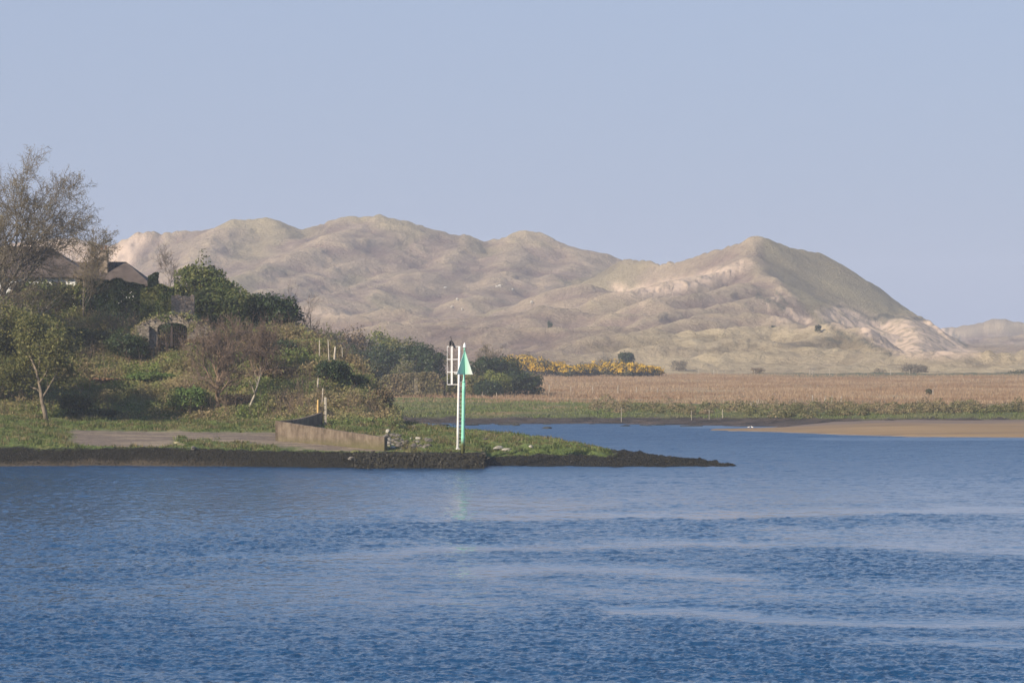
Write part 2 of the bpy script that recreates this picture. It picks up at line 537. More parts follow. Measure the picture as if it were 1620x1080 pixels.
pale = np.maximum(pale, sstep(546, 562, PYv + 5 * fbm(XX / 14, YY / 14, 3, 96)) * sstep(900, 1040, PX + 60 * fbm(XX / 14, YY / 14, 3, 97)) * 1.0 * (1 - 0.75 * sstep(0.15, 0.6, fbm(XX / 9, YY / 5, 3, 95))))
pale = np.maximum(pale, 0.8 * sstep(562, 568, PYv) * sstep(577, 572, PYv) * sstep(780, 830, PX))
heath_shade = heath_shade * (1 - 0.8 * sstep(548, 562, PYv) * sstep(950, 1040, PX))
pale = np.maximum(pale * 0.8, far_f * np.clip(0.5 * sstep(0.15, 0.8, conv) + 0.4 * sstep(0.4, 1.8, conv2), 0, 1))  # paler grass, plus highlights painted along the convex crests
heath_shade = np.maximum(heath_shade * 0.8, far_f * np.clip(0.6 * sstep(0.15, 0.9, -conv) + 0.45 * sstep(0.4, 2.0, -conv2), 0, 1))  # brown heath, plus shade painted into the hollows
pale = np.maximum(pale, 0.9 * sstep(553, 562, PYv + 4 * fbm(XX / 14, YY / 14, 3, 96)) * sstep(900, 1040, PX) * (1 - 0.8 * sstep(0.1, 0.55, fbm(XX / 9, YY / 5, 3, 95))))
olive = 0.75 * sstep(0.1, 0.6, fbm(Xw / 55, Yw / 80, 3, 93)) * sstep(16, 30, H)
olive = np.maximum(np.maximum(peakface, olive), 0.7 * poly_mask([(595, 350), (640, 353), (690, 372), (650, 376), (610, 368), (585, 358)], 8))
front = sstep(955, 870, YY + 30 * fbm(XX / 30, YY / 30, 3, 98)) * sstep(860, 1060, PX + 70 * fbm(XX / 20, YY / 20, 3, 99)) * (1 - sand)
dV = np.stack([XX, YY, H], -1).reshape(-1, 3)

m, t, out = newmat("dune_grass")
b = NB(t)
pos = b.pos()
fine = b.noise(pos, 0.9, 6, 0.7)
mid = b.noise(pos, 0.12, 5, 0.65)
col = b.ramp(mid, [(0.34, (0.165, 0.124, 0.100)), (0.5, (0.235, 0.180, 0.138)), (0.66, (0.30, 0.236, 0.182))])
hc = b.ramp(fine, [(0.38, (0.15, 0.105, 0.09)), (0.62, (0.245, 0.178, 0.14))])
col = b.mix(b.math('MULTIPLY', b.attr("heath_shade"), 0.8), col, hc)
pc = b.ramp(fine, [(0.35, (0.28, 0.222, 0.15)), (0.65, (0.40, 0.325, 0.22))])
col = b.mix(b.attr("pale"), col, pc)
oc = b.ramp(fine, [(0.35, (0.19, 0.165, 0.095)), (0.65, (0.29, 0.25, 0.15))])
col = b.mix(b.math('MULTIPLY', b.attr("olive"), 0.85), col, oc)
fr_c = b.ramp(b.noise(pos, 0.25, 5, 0.6), [(0.36, (0.16, 0.128, 0.078)), (0.5, (0.27, 0.22, 0.138)), (0.66, (0.40, 0.33, 0.21))])
fr_c = b.mix(b.attr("heath_shade"), fr_c, (0.15, 0.12, 0.075))  # hollow shade of the front dunes put into the colour
fr_c = b.mix(b.math('MULTIPLY', b.attr("pale"), 0.7), fr_c, (0.47, 0.385, 0.245))  # lit crests of the front dunes painted paler
col = b.mix(b.attr("front"), col, fr_c)
broad = b.noise(pos, 0.022, 4, 0.6)
fm = b.ramp(broad, [(0.36, (0.82, 0.79, 0.80)), (0.64, (1.16, 1.13, 1.08))])
mm = b.n("ShaderNodeMix", data_type='RGBA', blend_type='MULTIPLY')
mm.inputs["Factor"].default_value = 1.0
b.l(col, mm.inputs["A"]); b.l(fm, mm.inputs["B"])
col = mm.outputs["Result"]
sc_ = b.ramp(fine, [(0.3, (0.43, 0.315, 0.225)), (0.7, (0.56, 0.425, 0.31))])
col = b.mix(b.attr("sand"), col, sc_)
col = b.mix(b.math('MULTIPLY', b.attr("scarp"), b.ramp(fine, [(0.35, (0.35,) * 3), (0.6, (1, 1, 1))])), col, (0.085, 0.08, 0.055))
bh = b.math('MULTIPLY', b.noise(pos, 0.55, 6, 0.72), b.math('SUBTRACT', 1.15, b.attr("sand")))
b.bsdf(out, col, 0.95, b.bump(bh, 1.3), spec=0.1)
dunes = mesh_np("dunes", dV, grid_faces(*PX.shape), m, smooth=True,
                attrs={"front": front, "sand": sand, "heath_shade": heath_shade, "pale": pale, "olive": olive, "scarp": scarp})
tag(dunes, "high grassy sand dunes with bare sand scars across the background", "dunes", kind="structure")

def dune_z(px, Y):
    i = np.clip(np.searchsorted(Ys, Y), 1, len(Ys) - 1)
    j = np.clip(np.searchsorted(pxs, px), 1, len(pxs) - 1)
    return float(H[i, j])

def dune_hit(px, py):
    """nearest point of the dune field seen in that direction"""
    j = int(np.clip(np.searchsorted(pxs, px), 1, len(pxs) - 1))
    c = PYv[:, j]
    k = np.argmax(c <= py)
    return Ys[k], H[k, j]

# ------------------------------------------------------------------ nets: land shaped from rows of (row in the photo or height, distance)
class Net:
    def __init__(s, cols, rows, step, sub):
        """rows[r][c] = (Y, z)"""
        A = np.array(rows, float)                 # r, c, 2
        s.px = np.arange(cols[0], cols[-1] + 0.01, step)
        R = A.shape[0]
        G = np.empty((R, len(s.px), 2))
        for r in range(R):
            for k in range(2):
                G[r, :, k] = np.interp(s.px, cols, A[r, :, k])
        if len(s.px) > 30:                        # round the kinks between the keyed columns
            kw = max(3, int(18 / step) | 1)
            ker = np.hanning(kw + 2)[1:-1]
            ker /= ker.sum()
            for r in range(R):
                for k in range(2):
                    e = np.pad(G[r, :, k], kw // 2, mode='edge')
                    G[r, :, k] = np.convolve(e, ker, 'valid')
        rows_ = []
        for r in range(R - 1):
            n = sub[r]
            for i in range(n):
                rows_.append(G[r] + (G[r + 1] - G[r]) * i / n)
        rows_.append(G[-1])
        s.G = np.stack(rows_)                     # rr, cc, (Y, z)
        s.rowpos = np.concatenate([np.linspace(r, r + 1, sub[r], endpoint=False) for r in range(R - 1)] + [[R - 1]])
        s.PX = np.broadcast_to(s.px, s.G.shape[:2])
        s.X = (s.PX - CX) / F * s.G[..., 0]
        s.Y = s.G[..., 0]
        s.Z = s.G[..., 1].copy()
        s.RP = np.broadcast_to(s.rowpos[:, None], s.G.shape[:2])
    def z(s, px, Y):
        j = int(np.clip(round((px - s.px[0]) / (s.px[1] - s.px[0])), 0, len(s.px) - 1))
        return float(np.interp(Y, s.Y[:, j], s.Z[:, j]))
    def z_at(s, x, y):
        return s.z(x / y * F + CX, y)
    def hit(s, px, py, rmin=0):
        """first point of this land seen in that direction"""
        j = int(np.clip(round((px - s.px[0]) / (s.px[1] - s.px[0])), 0, len(s.px) - 1))
        pyc = HZ - (s.Z[:, j] - CH) * F / s.Y[:, j]
        k = np.argmax((pyc <= py) & (s.RP[:, j] >= rmin))
        return s.Y[k, j], s.Z[k, j]
    def mesh(s, name, mat, attrs):
        return mesh_np(name, np.stack([s.X, s.Y, s.Z], -1).reshape(-1, 3), grid_faces(*s.PX.shape), mat, smooth=True, attrs=attrs)

def zof(py, Y):
    return CH + (HZ - py) * Y / F

def YW(py, z=0.0):
    return (CH - z) * F / (py - HZ)

# near headland, seaweed bank and spit
hc_ = [-160, 0, 110, 200, 270, 330, 440, 520, 575, 610, 640, 700, 764, 772, 860, 970, 1060, 1130, 1164, 1176]
def col(*rows):
    return [(Y, zof(v, Y) if k == 'p' else v) for (k, v, Y) in rows]
hcols = [
    col(('z', -1, 213), ('z', 0, YW(738)), ('p', 712, 218), ('p', 690, 222), ('p', 672, 232), ('p', 655, 242), ('p', 560, 258), ('p', 490, 275), ('z', 13.5, 300), ('z', 13.5, 345), ('z', -1, 372)),
    col(('z', -1, 213), ('z', 0, YW(738)), ('p', 712, 218), ('p', 690, 222), ('p', 672, 232), ('p', 655, 242), ('p', 560, 258), ('p', 495, 275), ('z', 13.2, 300), ('z', 13.2, 345), ('z', -1, 372)),
    col(('z', -1, 213), ('z', 0, YW(737.5)), ('p', 711, 218), ('p', 703, 220), ('p', 680, 233), ('p', 658, 245), ('p', 580, 258), ('p', 510, 274), ('z', 12.5, 300), ('z', 12.5, 345), ('z', -1, 372)),
    col(('z', -1, 213), ('z', 0, YW(737)), ('p', 709, 218), ('p', 706, 219.5), ('p', 682, 233), ('p', 661, 246), ('p', 592, 257), ('p', 530, 268), ('z', 11.8, 286), ('z', 12, 345), ('z', -1, 372)),
    col(('z', -1, 213), ('z', 0, YW(738)), ('p', 709, 218), ('p', 706, 219.5), ('p', 683, 233), ('p', 662, 246), ('p', 600, 255), ('p', 546, 263), ('z', 10.9, 278), ('z', 12, 345), ('z', -1, 372)),
    col(('z', -1, 212), ('z', 0, YW(738)), ('p', 711, 217), ('p', 707, 219), ('p', 683, 233), ('p', 662, 245), ('p', 600, 256), ('p', 535, 269), ('z', 11.4, 286), ('z', 11.5, 340), ('z', -1, 366)),
    col(('z', -1, 212), ('z', 0, YW(739)), ('p', 714, 216), ('p', 711, 218), ('p', 685, 232), ('p', 664, 243), ('p', 605, 255), ('p', 528, 272), ('z', 10.6, 290), ('z', 10.5, 330), ('z', -1, 352)),
    col(('z', -1, 211), ('z', 0, YW(740)), ('p', 716, 215), ('p', 712, 217), ('p', 690, 228), ('p', 668, 240), ('p', 606, 255), ('p', 548, 268), ('z', 8.6, 288), ('z', 6, 310), ('z', -1, 330)),
    col(('z', -1, 211), ('z', 0, YW(740)), ('p', 716, 214.5), ('p', 713, 216.5), ('p', 692, 227), ('p', 668, 240), ('p', 632, 252), ('p', 588, 264), ('z', 5.4, 280), ('z', 2.2, 292), ('z', -1, 304)),
    col(('z', -1, 210), ('z', 0, YW(741)), ('p', 716, 214), ('p', 713, 216.5), ('p', 690, 228), ('p', 672, 240), ('p', 655, 252), ('p', 640, 260), ('z', 2.2, 272), ('z', 0.5, 282), ('z', -1, 288)),
    col(('z', -1, 210), ('z', 0, YW(741)), ('p', 717, 214), ('p', 713, 216.5), ('p', 692, 229), ('p', 684, 238), ('p', 676, 247), ('p', 671, 255), ('z', 1.3, 263), ('z', 0.3, 268), ('z', -1, 272)),
    col(('z', -1, 210), ('z', 0, YW(741)), ('p', 718, 213.6), ('p', 713, 216.5), ('p', 695, 228), ('p', 688, 236), ('p', 681, 243), ('p', 676, 250), ('z', 1.2, 258), ('z', 0.3, 262), ('z', -1, 266)),
    col(('z', -1, 210), ('z', 0, YW(741)), ('p', 719, 213.4), ('p', 714, 216.5), ('p', 699, 227), ('p', 692, 233), ('p', 687, 238), ('p', 683, 243), ('z', 1.0, 250), ('z', 0.2, 255), ('z', -1, 259)),
    col(('z', -1, 213), ('z', 0, YW(737)), ('p', 724, 219.5), ('p', 717, 221), ('p', 700, 227), ('p', 693, 233), ('p', 688, 238), ('p', 684, 243), ('z', 1.0, 250), ('z', 0.2, 255), ('z', -1, 259)),
    col(('z', -1, 213), ('z', 0, YW(738)), ('p', 719, 220.5), ('p', 714, 222), ('p', 706, 225), ('p', 701, 228), ('p', 696, 231), ('p', 693, 235), ('z', 0.8, 241), ('z', 0.2, 246), ('z', -1, 250)),
    col(('z', -1, 213), ('z', 0, YW(739)), ('p', 722, 219.5), ('p', 719, 220.5), ('p', 717, 222), ('p', 715, 223.5), ('p', 713.5, 225), ('p', 713, 227), ('z', 0.5, 231), ('z', 0.1, 235), ('z', -1, 239)),
    col(('z', -1, 213), ('z', 0, YW(739)), ('p', 729, 218.2), ('p', 727, 219), ('p', 725.5, 220), ('p', 724.5, 221), ('p', 724, 222), ('p', 723.5, 223), ('z', 0.3, 226), ('z', 0.05, 229), ('z', -1, 233)),
    col(('z', -1, 213), ('z', 0, YW(738.5)), ('p', 735, 217.2), ('p', 734, 217.8), ('p', 733.4, 218.4), ('p', 733, 219), ('p', 732.6, 219.5), ('p', 732.4, 220), ('z', 0.1, 222), ('z', 0, 224), ('z', -1, 227)),
    col(('z', -1, 213), ('z', -.02, YW(738)), ('z', 0.02, 216.8), ('z', 0.03, 217.2), ('z', 0.04, 217.6), ('z', 0.04, 218), ('z', 0.03, 218.4), ('z', 0.02, 218.8), ('z', 0, 219.4), ('z', -.1, 220), ('z', -1, 224)),
    col(('z', -1, 213), ('z', -.8, 215.5), ('z', -.7, 216.8), ('z', -.7, 217.2), ('z', -.7, 217.6), ('z', -.7, 218), ('z', -.7, 218.4), ('z', -.7, 218.8), ('z', -.8, 219.4), ('z', -.9, 220), ('z', -1, 224)),
]
head = Net(hc_, [[c[r] for c in hcols] for r in range(11)], 1.5, [3, 8, 5, 14, 12, 22, 22, 8, 8, 4])
land = sstep(1.2, 2.6, head.RP) * sstep(10, 9.2, head.RP)
bumpy = 0.5 * fbm(head.X / 4.2, head.Y / 4.2, 4, 101) * sstep(4.6, 5.6, head.RP) * sstep(700, 560, head.PX)
track = sstep(100, 125, head.PX - 14 * fbm(head.X / 2, head.Y / 2, 2, 104)) * sstep(618, 606, head.PX) * sstep(2.75, 3.0, head.RP + 0.12 * fbm(head.X / 1.5, head.Y / 1.5, 2, 105)) * sstep(4.06, 3.96, head.RP + 0.05 * fbm(head.X / 2, head.Y / 2, 2, 106))
edge_a = sstep(266, 285, head.PX) * sstep(520, 440, head.PX) * sstep(3.0 + 0.62, 3.0 + 0.4, head.RP + (head.PX - 280) / 200 * 0.42 + 0.22 * fbm(head.X / 1.1, head.Y / 1.1, 3, 117))
track = track * (1 - edge_a)
spit_rough = sstep(590, 640, head.PX) * sstep(2.6, 3.4, head.RP)
weedz = sstep(1.0, 1.4, head.RP) * sstep(3.1, 2.4, head.RP)
head.Z = head.Z + land * (bumpy + 0.16 * fbm(head.X / 1.3, head.Y / 1.3, 3, 102) * (1 - track) * (1 + 0.6 * spit_rough) + 0.02 * fbm(head.X / 0.6, head.Y / 0.6, 2, 103))
head.Z = head.Z + 0.05 * weedz * fbm(head.X / 0.5, head.Y / 0.5, 3, 107)

m, t, out = newmat("headland_ground")
b = NB(t)
pos = b.pos()
n1 = b.noise(pos, 0.35, 5, 0.65)
n2 = b.noise(pos, 2.5, 5, 0.65)
grass = b.ramp(n1, [(0.36, (0.075, 0.105, 0.026)), (0.54, (0.11, 0.14, 0.036)), (0.68, (0.19, 0.165, 0.065))])
hill = b.ramp(n1, [(0.34, (0.09, 0.115, 0.03)), (0.5, (0.15, 0.145, 0.05)), (0.64, (0.20, 0.15, 0.07))])
c = b.mix(b.attr("hill"), grass, hill)
dirt = b.ramp(n2, [(0.3, (0.115, 0.088, 0.07)), (0.7, (0.19, 0.15, 0.118))])
pale_d = b.ramp(n2, [(0.3, (0.21, 0.165, 0.115)), (0.7, (0.30, 0.24, 0.17))])
st = b.noise(pos, 0.9, 4, 0.6, (0.3, 1, 1))
dirt = b.mix(b.ramp(st, [(0.47, (0, 0, 0)), (0.62, (1, 1, 1))]), dirt, pale_d)
c = b.mix(b.attr("track"), c, dirt)
weed = b.ramp(b.noise(pos, 5.0, 5, 0.7), [(0.35, (0.006, 0.006, 0.004)), (0.6, (0.014, 0.012, 0.007)), (0.75, (0.032, 0.028, 0.013))])
c = b.mix(b.attr("weed"), c, weed)
wd2 = b.ramp(n2, [(0.3, (0.045, 0.035, 0.024)), (0.7, (0.08, 0.062, 0.043))])
c = b.mix(b.attr('tide'), c, wd2)
nrm = b.bump(b.noise(pos, 4.0, 6, 0.7), 0.14)
b.bsdf(out, c, 0.85, nrm, spec=0.2)
weed_a = sstep(2.45, 2.05, head.RP + 0.3 * fbm(head.X / 1.2, head.Y / 1.2, 3, 111)) 
weed_a = np.maximum(weed_a, sstep(955, 985, head.PX + 8 * fbm(head.X / 1.5, head.Y / 1.5, 2, 112)))
weed_a = np.maximum(weed_a, sstep(8.4, 8.8, head.RP) * sstep(560, 640, head.PX))
tide_a = 0.85 * sstep(1.42, 1.18, head.RP + 0.12 * fbm(head.X / 2, head.Y / 2, 3, 115)) * sstep(420, 250, head.PX + 60 * fbm(head.X / 6, head.Y / 6, 2, 116))
hill_a = sstep(4.9, 5.4, head.RP + 0.3 * fbm(head.X / 4, head.Y / 4, 3, 113)) * sstep(640, 590, head.PX)
hl = head.mesh("headland", m, {"track": track, "weed": weed_a, "hill": hill_a, "tide": tide_a})
tag(hl, "grassy headland with a gravel track, dark weedy foreshore and low spit", "headland", kind="structure")

# far shore and reed marsh
mc = [-340, 300, 500, 620, 700, 860, 1000, 1080, 1180, 1300, 1450, 1620, 1950]
mrows = []
def mcol(pyw, Y2, z2, Y3, z3, Y4, z4, Y5, z5):
    Y1 = YW(pyw)
    return [(Y1 - 14, -1.2), (Y1, 0.0), (Y2, z2), (Y3, z3), (Y4, z4), (Y5, z5), (735, 3.3)]
ml = [
    mcol(668, 354, .45, 359, 1.2, 430, 1.8, 560, 2.4), mcol(668, 354, .45, 359, 1.2, 430, 1.8, 560, 2.4), mcol(668, 354, .45, 359, 1.2, 430, 1.8, 560, 2.4),
    mcol(668, 354, .45, 359, 1.2, 430, 1.8, 560, 2.4), mcol(669, 352, .4, 357, 1.15, 428, 1.75, 560, 2.3), mcol(670, 350, .4, 354, 1.0, 410, 1.6, 540, 2.2),
    mcol(671, 350, .45, 355, 1.0, 400, 1.5, 520, 2.0), mcol(672, 347, .45, 351, 1.1, 390, 1.5, 510, 1.9), mcol(674, 343, .5, 347, 1.2, 385, 1.5, 505, 1.8),
    mcol(677, 337, .6, 341, 1.3, 380, 1.5, 505, 1.8), mcol(678, 334, .7, 338, 1.4, 375, 1.55, 500, 1.8), mcol(678, 334, .7, 338, 1.4, 375, 1.55, 500, 1.8), mcol(678, 334, .7, 338, 1.4, 375, 1.55, 500, 1.8)]
marsh = Net(mc, [[c[r] for c in ml] for r in range(7)], 3.0, [3, 10, 8, 30, 50, 70])
marsh.Z = marsh.Z + sstep(1.0, 1.6, marsh.RP) * (0.13 * fbm(marsh.X / 3, marsh.Y / 4, 4, 121)) + 0.12 * sstep(0.6, 1, marsh.RP) * sstep(2.1, 1.9, marsh.RP) * 1.9 * fbm(marsh.X / 5, marsh.Y / 2.5, 4, 122)
m, t, out = newmat("marsh_ground")
b = NB(t)
pos = b.pos()
nb_ = b.noise(pos, 0.25, 5, 0.6, (0.35, 1, 1))
mud = b.ramp(b.noise(pos, 0.8, 5, 0.65, (0.25, 1, 1)), [(0.38, (0.016, 0.013, 0.010)), (0.62, (0.085, 0.064, 0.052))])
green = b.ramp(nb_, [(0.35, (0.07, 0.082, 0.026)), (0.65, (0.125, 0.13, 0.045))])
rust = b.ramp(nb_, [(0.32, (0.24, 0.145, 0.08)), (0.5, (0.36, 0.225, 0.125)), (0.68, (0.44, 0.305, 0.185))])
c = b.mix(b.attr("rust"), green, rust)
c = b.mix(b.attr("band"), c, (0.10, 0.105, 0.05))
c = b.mix(b.attr("straw"), c, b.ramp(nb_, [(0.35, (0.24, 0.19, 0.105)), (0.65, (0.40, 0.325, 0.20))]))
c = b.mix(b.attr("mud"), c, mud)
b.bsdf(out, c, 0.85, b.bump(b.noise(pos, 1.2, 6, 0.7), 0.5), spec=0.25)
nz = fbm(marsh.X / 40, marsh.Y / 14, 3, 131)
nz2 = fbm(marsh.X / 25, marsh.Y / 6, 3, 133)
rust_a = sstep(3.45, 4.45, marsh.RP + 0.9 * nz) * (1 - 0.55 * sstep(0.3, 0.8, nz2))
band_a = np.clip(sstep(640, 690, marsh.Y + 22 * nz) * sstep(1000, 1330, marsh.PX) + 0.7 * sstep(0.2, 0.7, fbm(marsh.X / 50, marsh.Y / 10, 3, 135)) * sstep(4.3, 5.0, marsh.RP), 0, 1)
straw_a = np.clip(sstep(0.1, 0.5, fbm(marsh.X / 30, marsh.Y / 8, 3, 137)) * sstep(4.0, 4.6, marsh.RP) + sstep(680, 712, marsh.Y + 14 * fbm(marsh.X / 12, marsh.Y / 9, 3, 138)), 0, 1) * (1 - band_a)
mud_a = sstep(2.5, 2.1, marsh.RP + 0.25 * fbm(marsh.X / 3, marsh.Y / 3, 3, 132))
mh = marsh.mesh("marsh", m, {"rust": rust_a, "band": band_a, "mud": mud_a, "straw": straw_a})
tag(mh, "flat salt marsh of green turf and rust-coloured reeds beyond the channel", "marsh", kind="structure")

# sandbank
sc2 = [1080, 1130, 1180, 1240, 1320, 1450, 1620, 1950]
def scol(pn, zf, Ym, zm, Yf, zb):
    Y0 = YW(pn)
    return [(Y0 - 8, -0.5), (Y0, 0.0), (Y0 + 3, zf), (Ym, zm), (Yf, zb), (Yf + 6, -0.6 if zb < .1 else 0.2)]
sl_ = [scol(681, -.3, 317.5, -.3, 321, -.3), scol(681.3, 0.03, 317.2, .05, 321, .02), scol(682.3, 0.08, 318, .12, 323, .05), scol(684, .12, 318, .2, 327, .08),
       scol(687.5, .16, 314, .35, 334, .5), scol(691.5, .22, 310, .5, 337, .75), scol(692.5, .22, 310, .5, 337, .75), scol(693, .22, 310, .5, 337, .75)]
bank = Net(sc2, [[c[r] for c in sl_] for r in range(6)], 2.0, [4, 5, 14, 14, 4])
bank.Z = bank.Z + 0.025 * fbm(bank.X / 6, bank.Y / 3, 3, 141) * sstep(1.0, 1.5, bank.RP)
m, t, out = newmat("wet_sand")
b = NB(t)
pos = b.pos()
ns = b.noise(pos, 0.5, 5, 0.6, (0.12, 1, 1))
sc_ = b.ramp(ns, [(0.3, (0.20, 0.125, 0.055)), (0.7, (0.29, 0.19, 0.085))])
sc_ = b.mix(b.ramp(b.noise(pos, 0.16, 5, 0.65, (0.25, 1, 1)), [(0.46, (0, 0, 0)), (0.6, (0.8, 0.8, 0.8))]), sc_, (0.17, 0.112, 0.058))
sc_ = b.mix(b.attr("mud"), sc_, b.ramp(ns, [(0.3, (0.12, 0.085, 0.06)), (0.7, (0.18, 0.13, 0.095))]))
b.bsdf(out, sc_, b.attr("gloss"), b.bump(b.noise(pos, 3.0, 4, 0.6, (0.4, 1, 1)), 0.04), spec=0.35)
bk = bank.mesh("sandbank", m, {"mud": sstep(3.2, 3.75, bank.RP + 0.25 * fbm(bank.X / 10, bank.Y / 3, 3, 143)), "gloss": 0.75 - 0.4 * sstep(1.6, 1.1, bank.RP)})
tag(bk, "low orange-brown sandbank bared by the tide at the right", "sandbank", kind="structure")

# river bed that carries everything and reaches past the dunes
m = simple("river_bed_mud", (0.05, 0.04, 0.03), (0.08, 0.065, 0.05), 0.1, 0.9)
gy = MB().box((0, 1250, -1.9), (2960, 2700, 0.6)).build("ground", m)
tag(gy, "muddy bed under the estuary and the land", "ground", kind="structure")

# ------------------------------------------------------------------ water
wpx = np.arange(-300, 1925, 3.0)
wpy = np.concatenate([np.arange(1180, 1082, -2.0), np.arange(1082, 758, -0.62), np.arange(758, 660, -0.7)])
WPX, WPY = np.meshgrid(wpx, wpy)
WY = YW(WPY)
WX = (WPX - CX) / F * WY
calm = np.zeros(WPX.shape)
wobx = 26 * fbm(WX / 9, WY / 14, 3, 151)
woby = 2.2 * fbm(WX / 7, WY / 16, 3, 152)
def streak(pts, below, above, strength, fade=60.0):
    """a slick on the water; below / above: half widths towards and away from the viewer"""
    global calm
    P = np.array(pts, float)
    cy = np.interp(WPX + wobx * .3, P[:, 0], P[:, 1])
    below, above = below * 2.0, above * 2.0
    d = WPY + woby * 2.2 - cy
    a = np.where(d > 0, sstep(below, 0, d), sstep(above, 0, -d))
    e = sstep(P[0, 0] - fade, P[0, 0] + fade, WPX + wobx) * sstep(P[-1, 0] + fade, P[-1, 0] - fade, WPX + wobx)
    calm = np.maximum(calm, a * e * strength)
streak([(-500, 823), (200, 823), (520, 821), (700, 813), (1000, 812)], 3, 24, 0.6, 120)
streak([(640, 822), (900, 818), (1200, 813), (1620, 807), (2050, 804)], 5, 9, 0.95, 150)
streak([(-500, 810), (200, 800), (800, 800), (1500, 790), (2050, 790)], 12, 20, 0.4, 300)
streak([(-20, 897), (150, 893), (400, 888), (600, 880), (720, 872), (860, 866), (1000, 862), (1300, 861), (1450, 866), (1620, 872), (1900, 880)], 6, 7, 0.8, 60)
streak([(700, 905), (900, 900), (1010, 902), (1120, 915), (1250, 925)], 10, 10, 0.85, 100)
streak([(800, 940), (1000, 935), (1300, 940), (1700, 930)], 16, 14, 0.6, 160)
streak([(950, 966), (1040, 966), (1150, 972), (1200, 978)], 10, 7, 1.0, 22)
streak([(1080, 972), (1200, 984), (1350, 990), (1500, 991), (1620, 990), (1900, 985)], 5, 9, 0.9, 60)
streak([(1360, 1020), (1450, 1018), (1600, 1020), (1800, 1022)], 6, 6, 0.7, 60)
streak([(-300, 950), (100, 950), (500, 945), (900, 950)], 22, 22, 0.5, 150)
streak([(-300, 1070), (100, 1068), (330, 1074), (500, 1078)], 8, 8, 0.4, 80)
calm = np.clip(calm + 0.6 * sstep(0.1, 0.8, fbm(WX / 14, WY / 30, 4, 161)) * sstep(760, 800, WPY) * (1 - calm), 0, 1)
calm = np.maximum(calm, 0.30 * sstep(745, 700, WPY))
near_bank = sstep(300, 360, WY) * sstep(900, 1080, WPX) 
calm = np.maximum(calm, 0.9 * sstep(679, 676, WPY) * sstep(1000, 1120, WPX))
calm = np.maximum(calm, 0.75 * sstep(700, 695, WPY) * sstep(691, 693, WPY) * sstep(1200, 1320, WPX))
rag = 0.5 + 0.5 * fbm(WX / 5.5, WY / 3.0, 4, 171, 0.65)
calm = np.clip(calm * 1.15 + (rag - 0.55) * 1.5 * calm * (1.15 - calm), 0, 1)
# the ripples themselves: short crossing waves, only as fine as the sheet can carry at that distance
dyl = np.abs(np.gradient(WY, axis=0))
dxl = np.abs(np.gradient(WX, axis=1))
gust = 0.95 + 0.6 * fbm(WX / 22, WY / 45, 3, 181)
WZ = np.zeros_like(WX)
for k_, (lam, slope) in enumerate([(3.6, 0.035), (1.9, 0.06), (1.0, 0.12), (0.55, 0.19), (0.32, 0.2), (0.2, 0.15)]):
    lx, ly = np.maximum(lam, 2.2 * dxl), np.maximum(lam * 0.8, 2.4 * dyl)
    keep_ = sstep(3.2, 1.6, ly / (lam * 0.8))
    ux, uy = WX / lam * 1.35, WY / np.maximum(lam, 0.01) / 0.8 * 1.35
    n_ = 1 - 2 * np.abs(pnoise(ux + 0.8 * pnoise(ux * .4, uy * .4, 190 + k_), uy, 191 + k_ * 3))
    WZ += n_ * lam * slope * 0.30 * keep_
calm = calm * (1 - (0.3 + 0.45 * sstep(870, 830, WPY)) * sstep(760, 330, WPX + 60 * fbm(WX / 9, WY / 30, 2, 198)))
calm = calm * (0.75 + 0.25 * sstep(60, 700, WPX + 40 * fbm(WX / 9, WY / 30, 2, 199)))
WZ *= (1 - 0.75 * calm) * gust * sstep(660, 700, WPY)
left_unres = np.clip(sstep(0.25, 1.6, dyl), 0, 1)
m, t, out = newmat("river_water")
b = NB(t)
pos = b.pos()
ca = b.attr("calm")
w1 = b.noise(pos, 1.3, 3, 0.6, (0.8, 0.5, 1.0), 0.4)
stg = b.math('MULTIPLY', b.math('SUBTRACT', 1.0, b.math('MULTIPLY', ca, 0.93)), b.math('ADD', 0.25, b.math('MULTIPLY', b.attr("unresolved"), 0.75)))
nrm = b.bump(w1, 0.9, stg)
rgh = b.math('MULTIPLY', b.math('SUBTRACT', 1.0, b.math('MULTIPLY', ca, 0.35)), b.math('ADD', 0.15, b.math('MULTIPLY', b.attr("unresolved"), 0.28)))
p = b.bsdf(out, (0.009, 0.048, 0.118), rgh, nrm, spec=0.5)
p.inputs["IOR"].default_value = 1.333
wv = np.stack([WX, WY, WZ], -1).reshape(-1, 3)
wt = mesh_np("water", wv, grid_faces(*WPX.shape), m, smooth=True, attrs={"calm": calm, "unresolved": left_unres})
tag(wt, "rippled blue estuary water with pale calm streaks", "water", kind="structure")

# ------------------------------------------------------------------ plants
def unit(v):
    return v / (np.linalg.norm(v, axis=-1, keepdims=True) + 1e-9)

def quads_at(C, N, size, aspect, r):
    """one small leaf-clump quad at each C, facing N"""
    n = len(C)
    T = unit(np.cross(N, r.normal(size=(n, 3))))
    B = np.cross(N, T)
    sz = (size * r.uniform(0.55, 1.45, n))[:, None]
    a = T * sz * 0.5
    b = B * sz * 0.5 * aspect
    bend = N * sz * 0.12 * r.normal(size=(n, 1))
    V = np.stack([C - a - b * 0.6, C + a * 0.9 - b + bend, C + a + b * 0.7, C - a * 0.8 + b + bend], 1).reshape(-1, 3)
    return V, np.arange(4 * n).reshape(-1, 4)

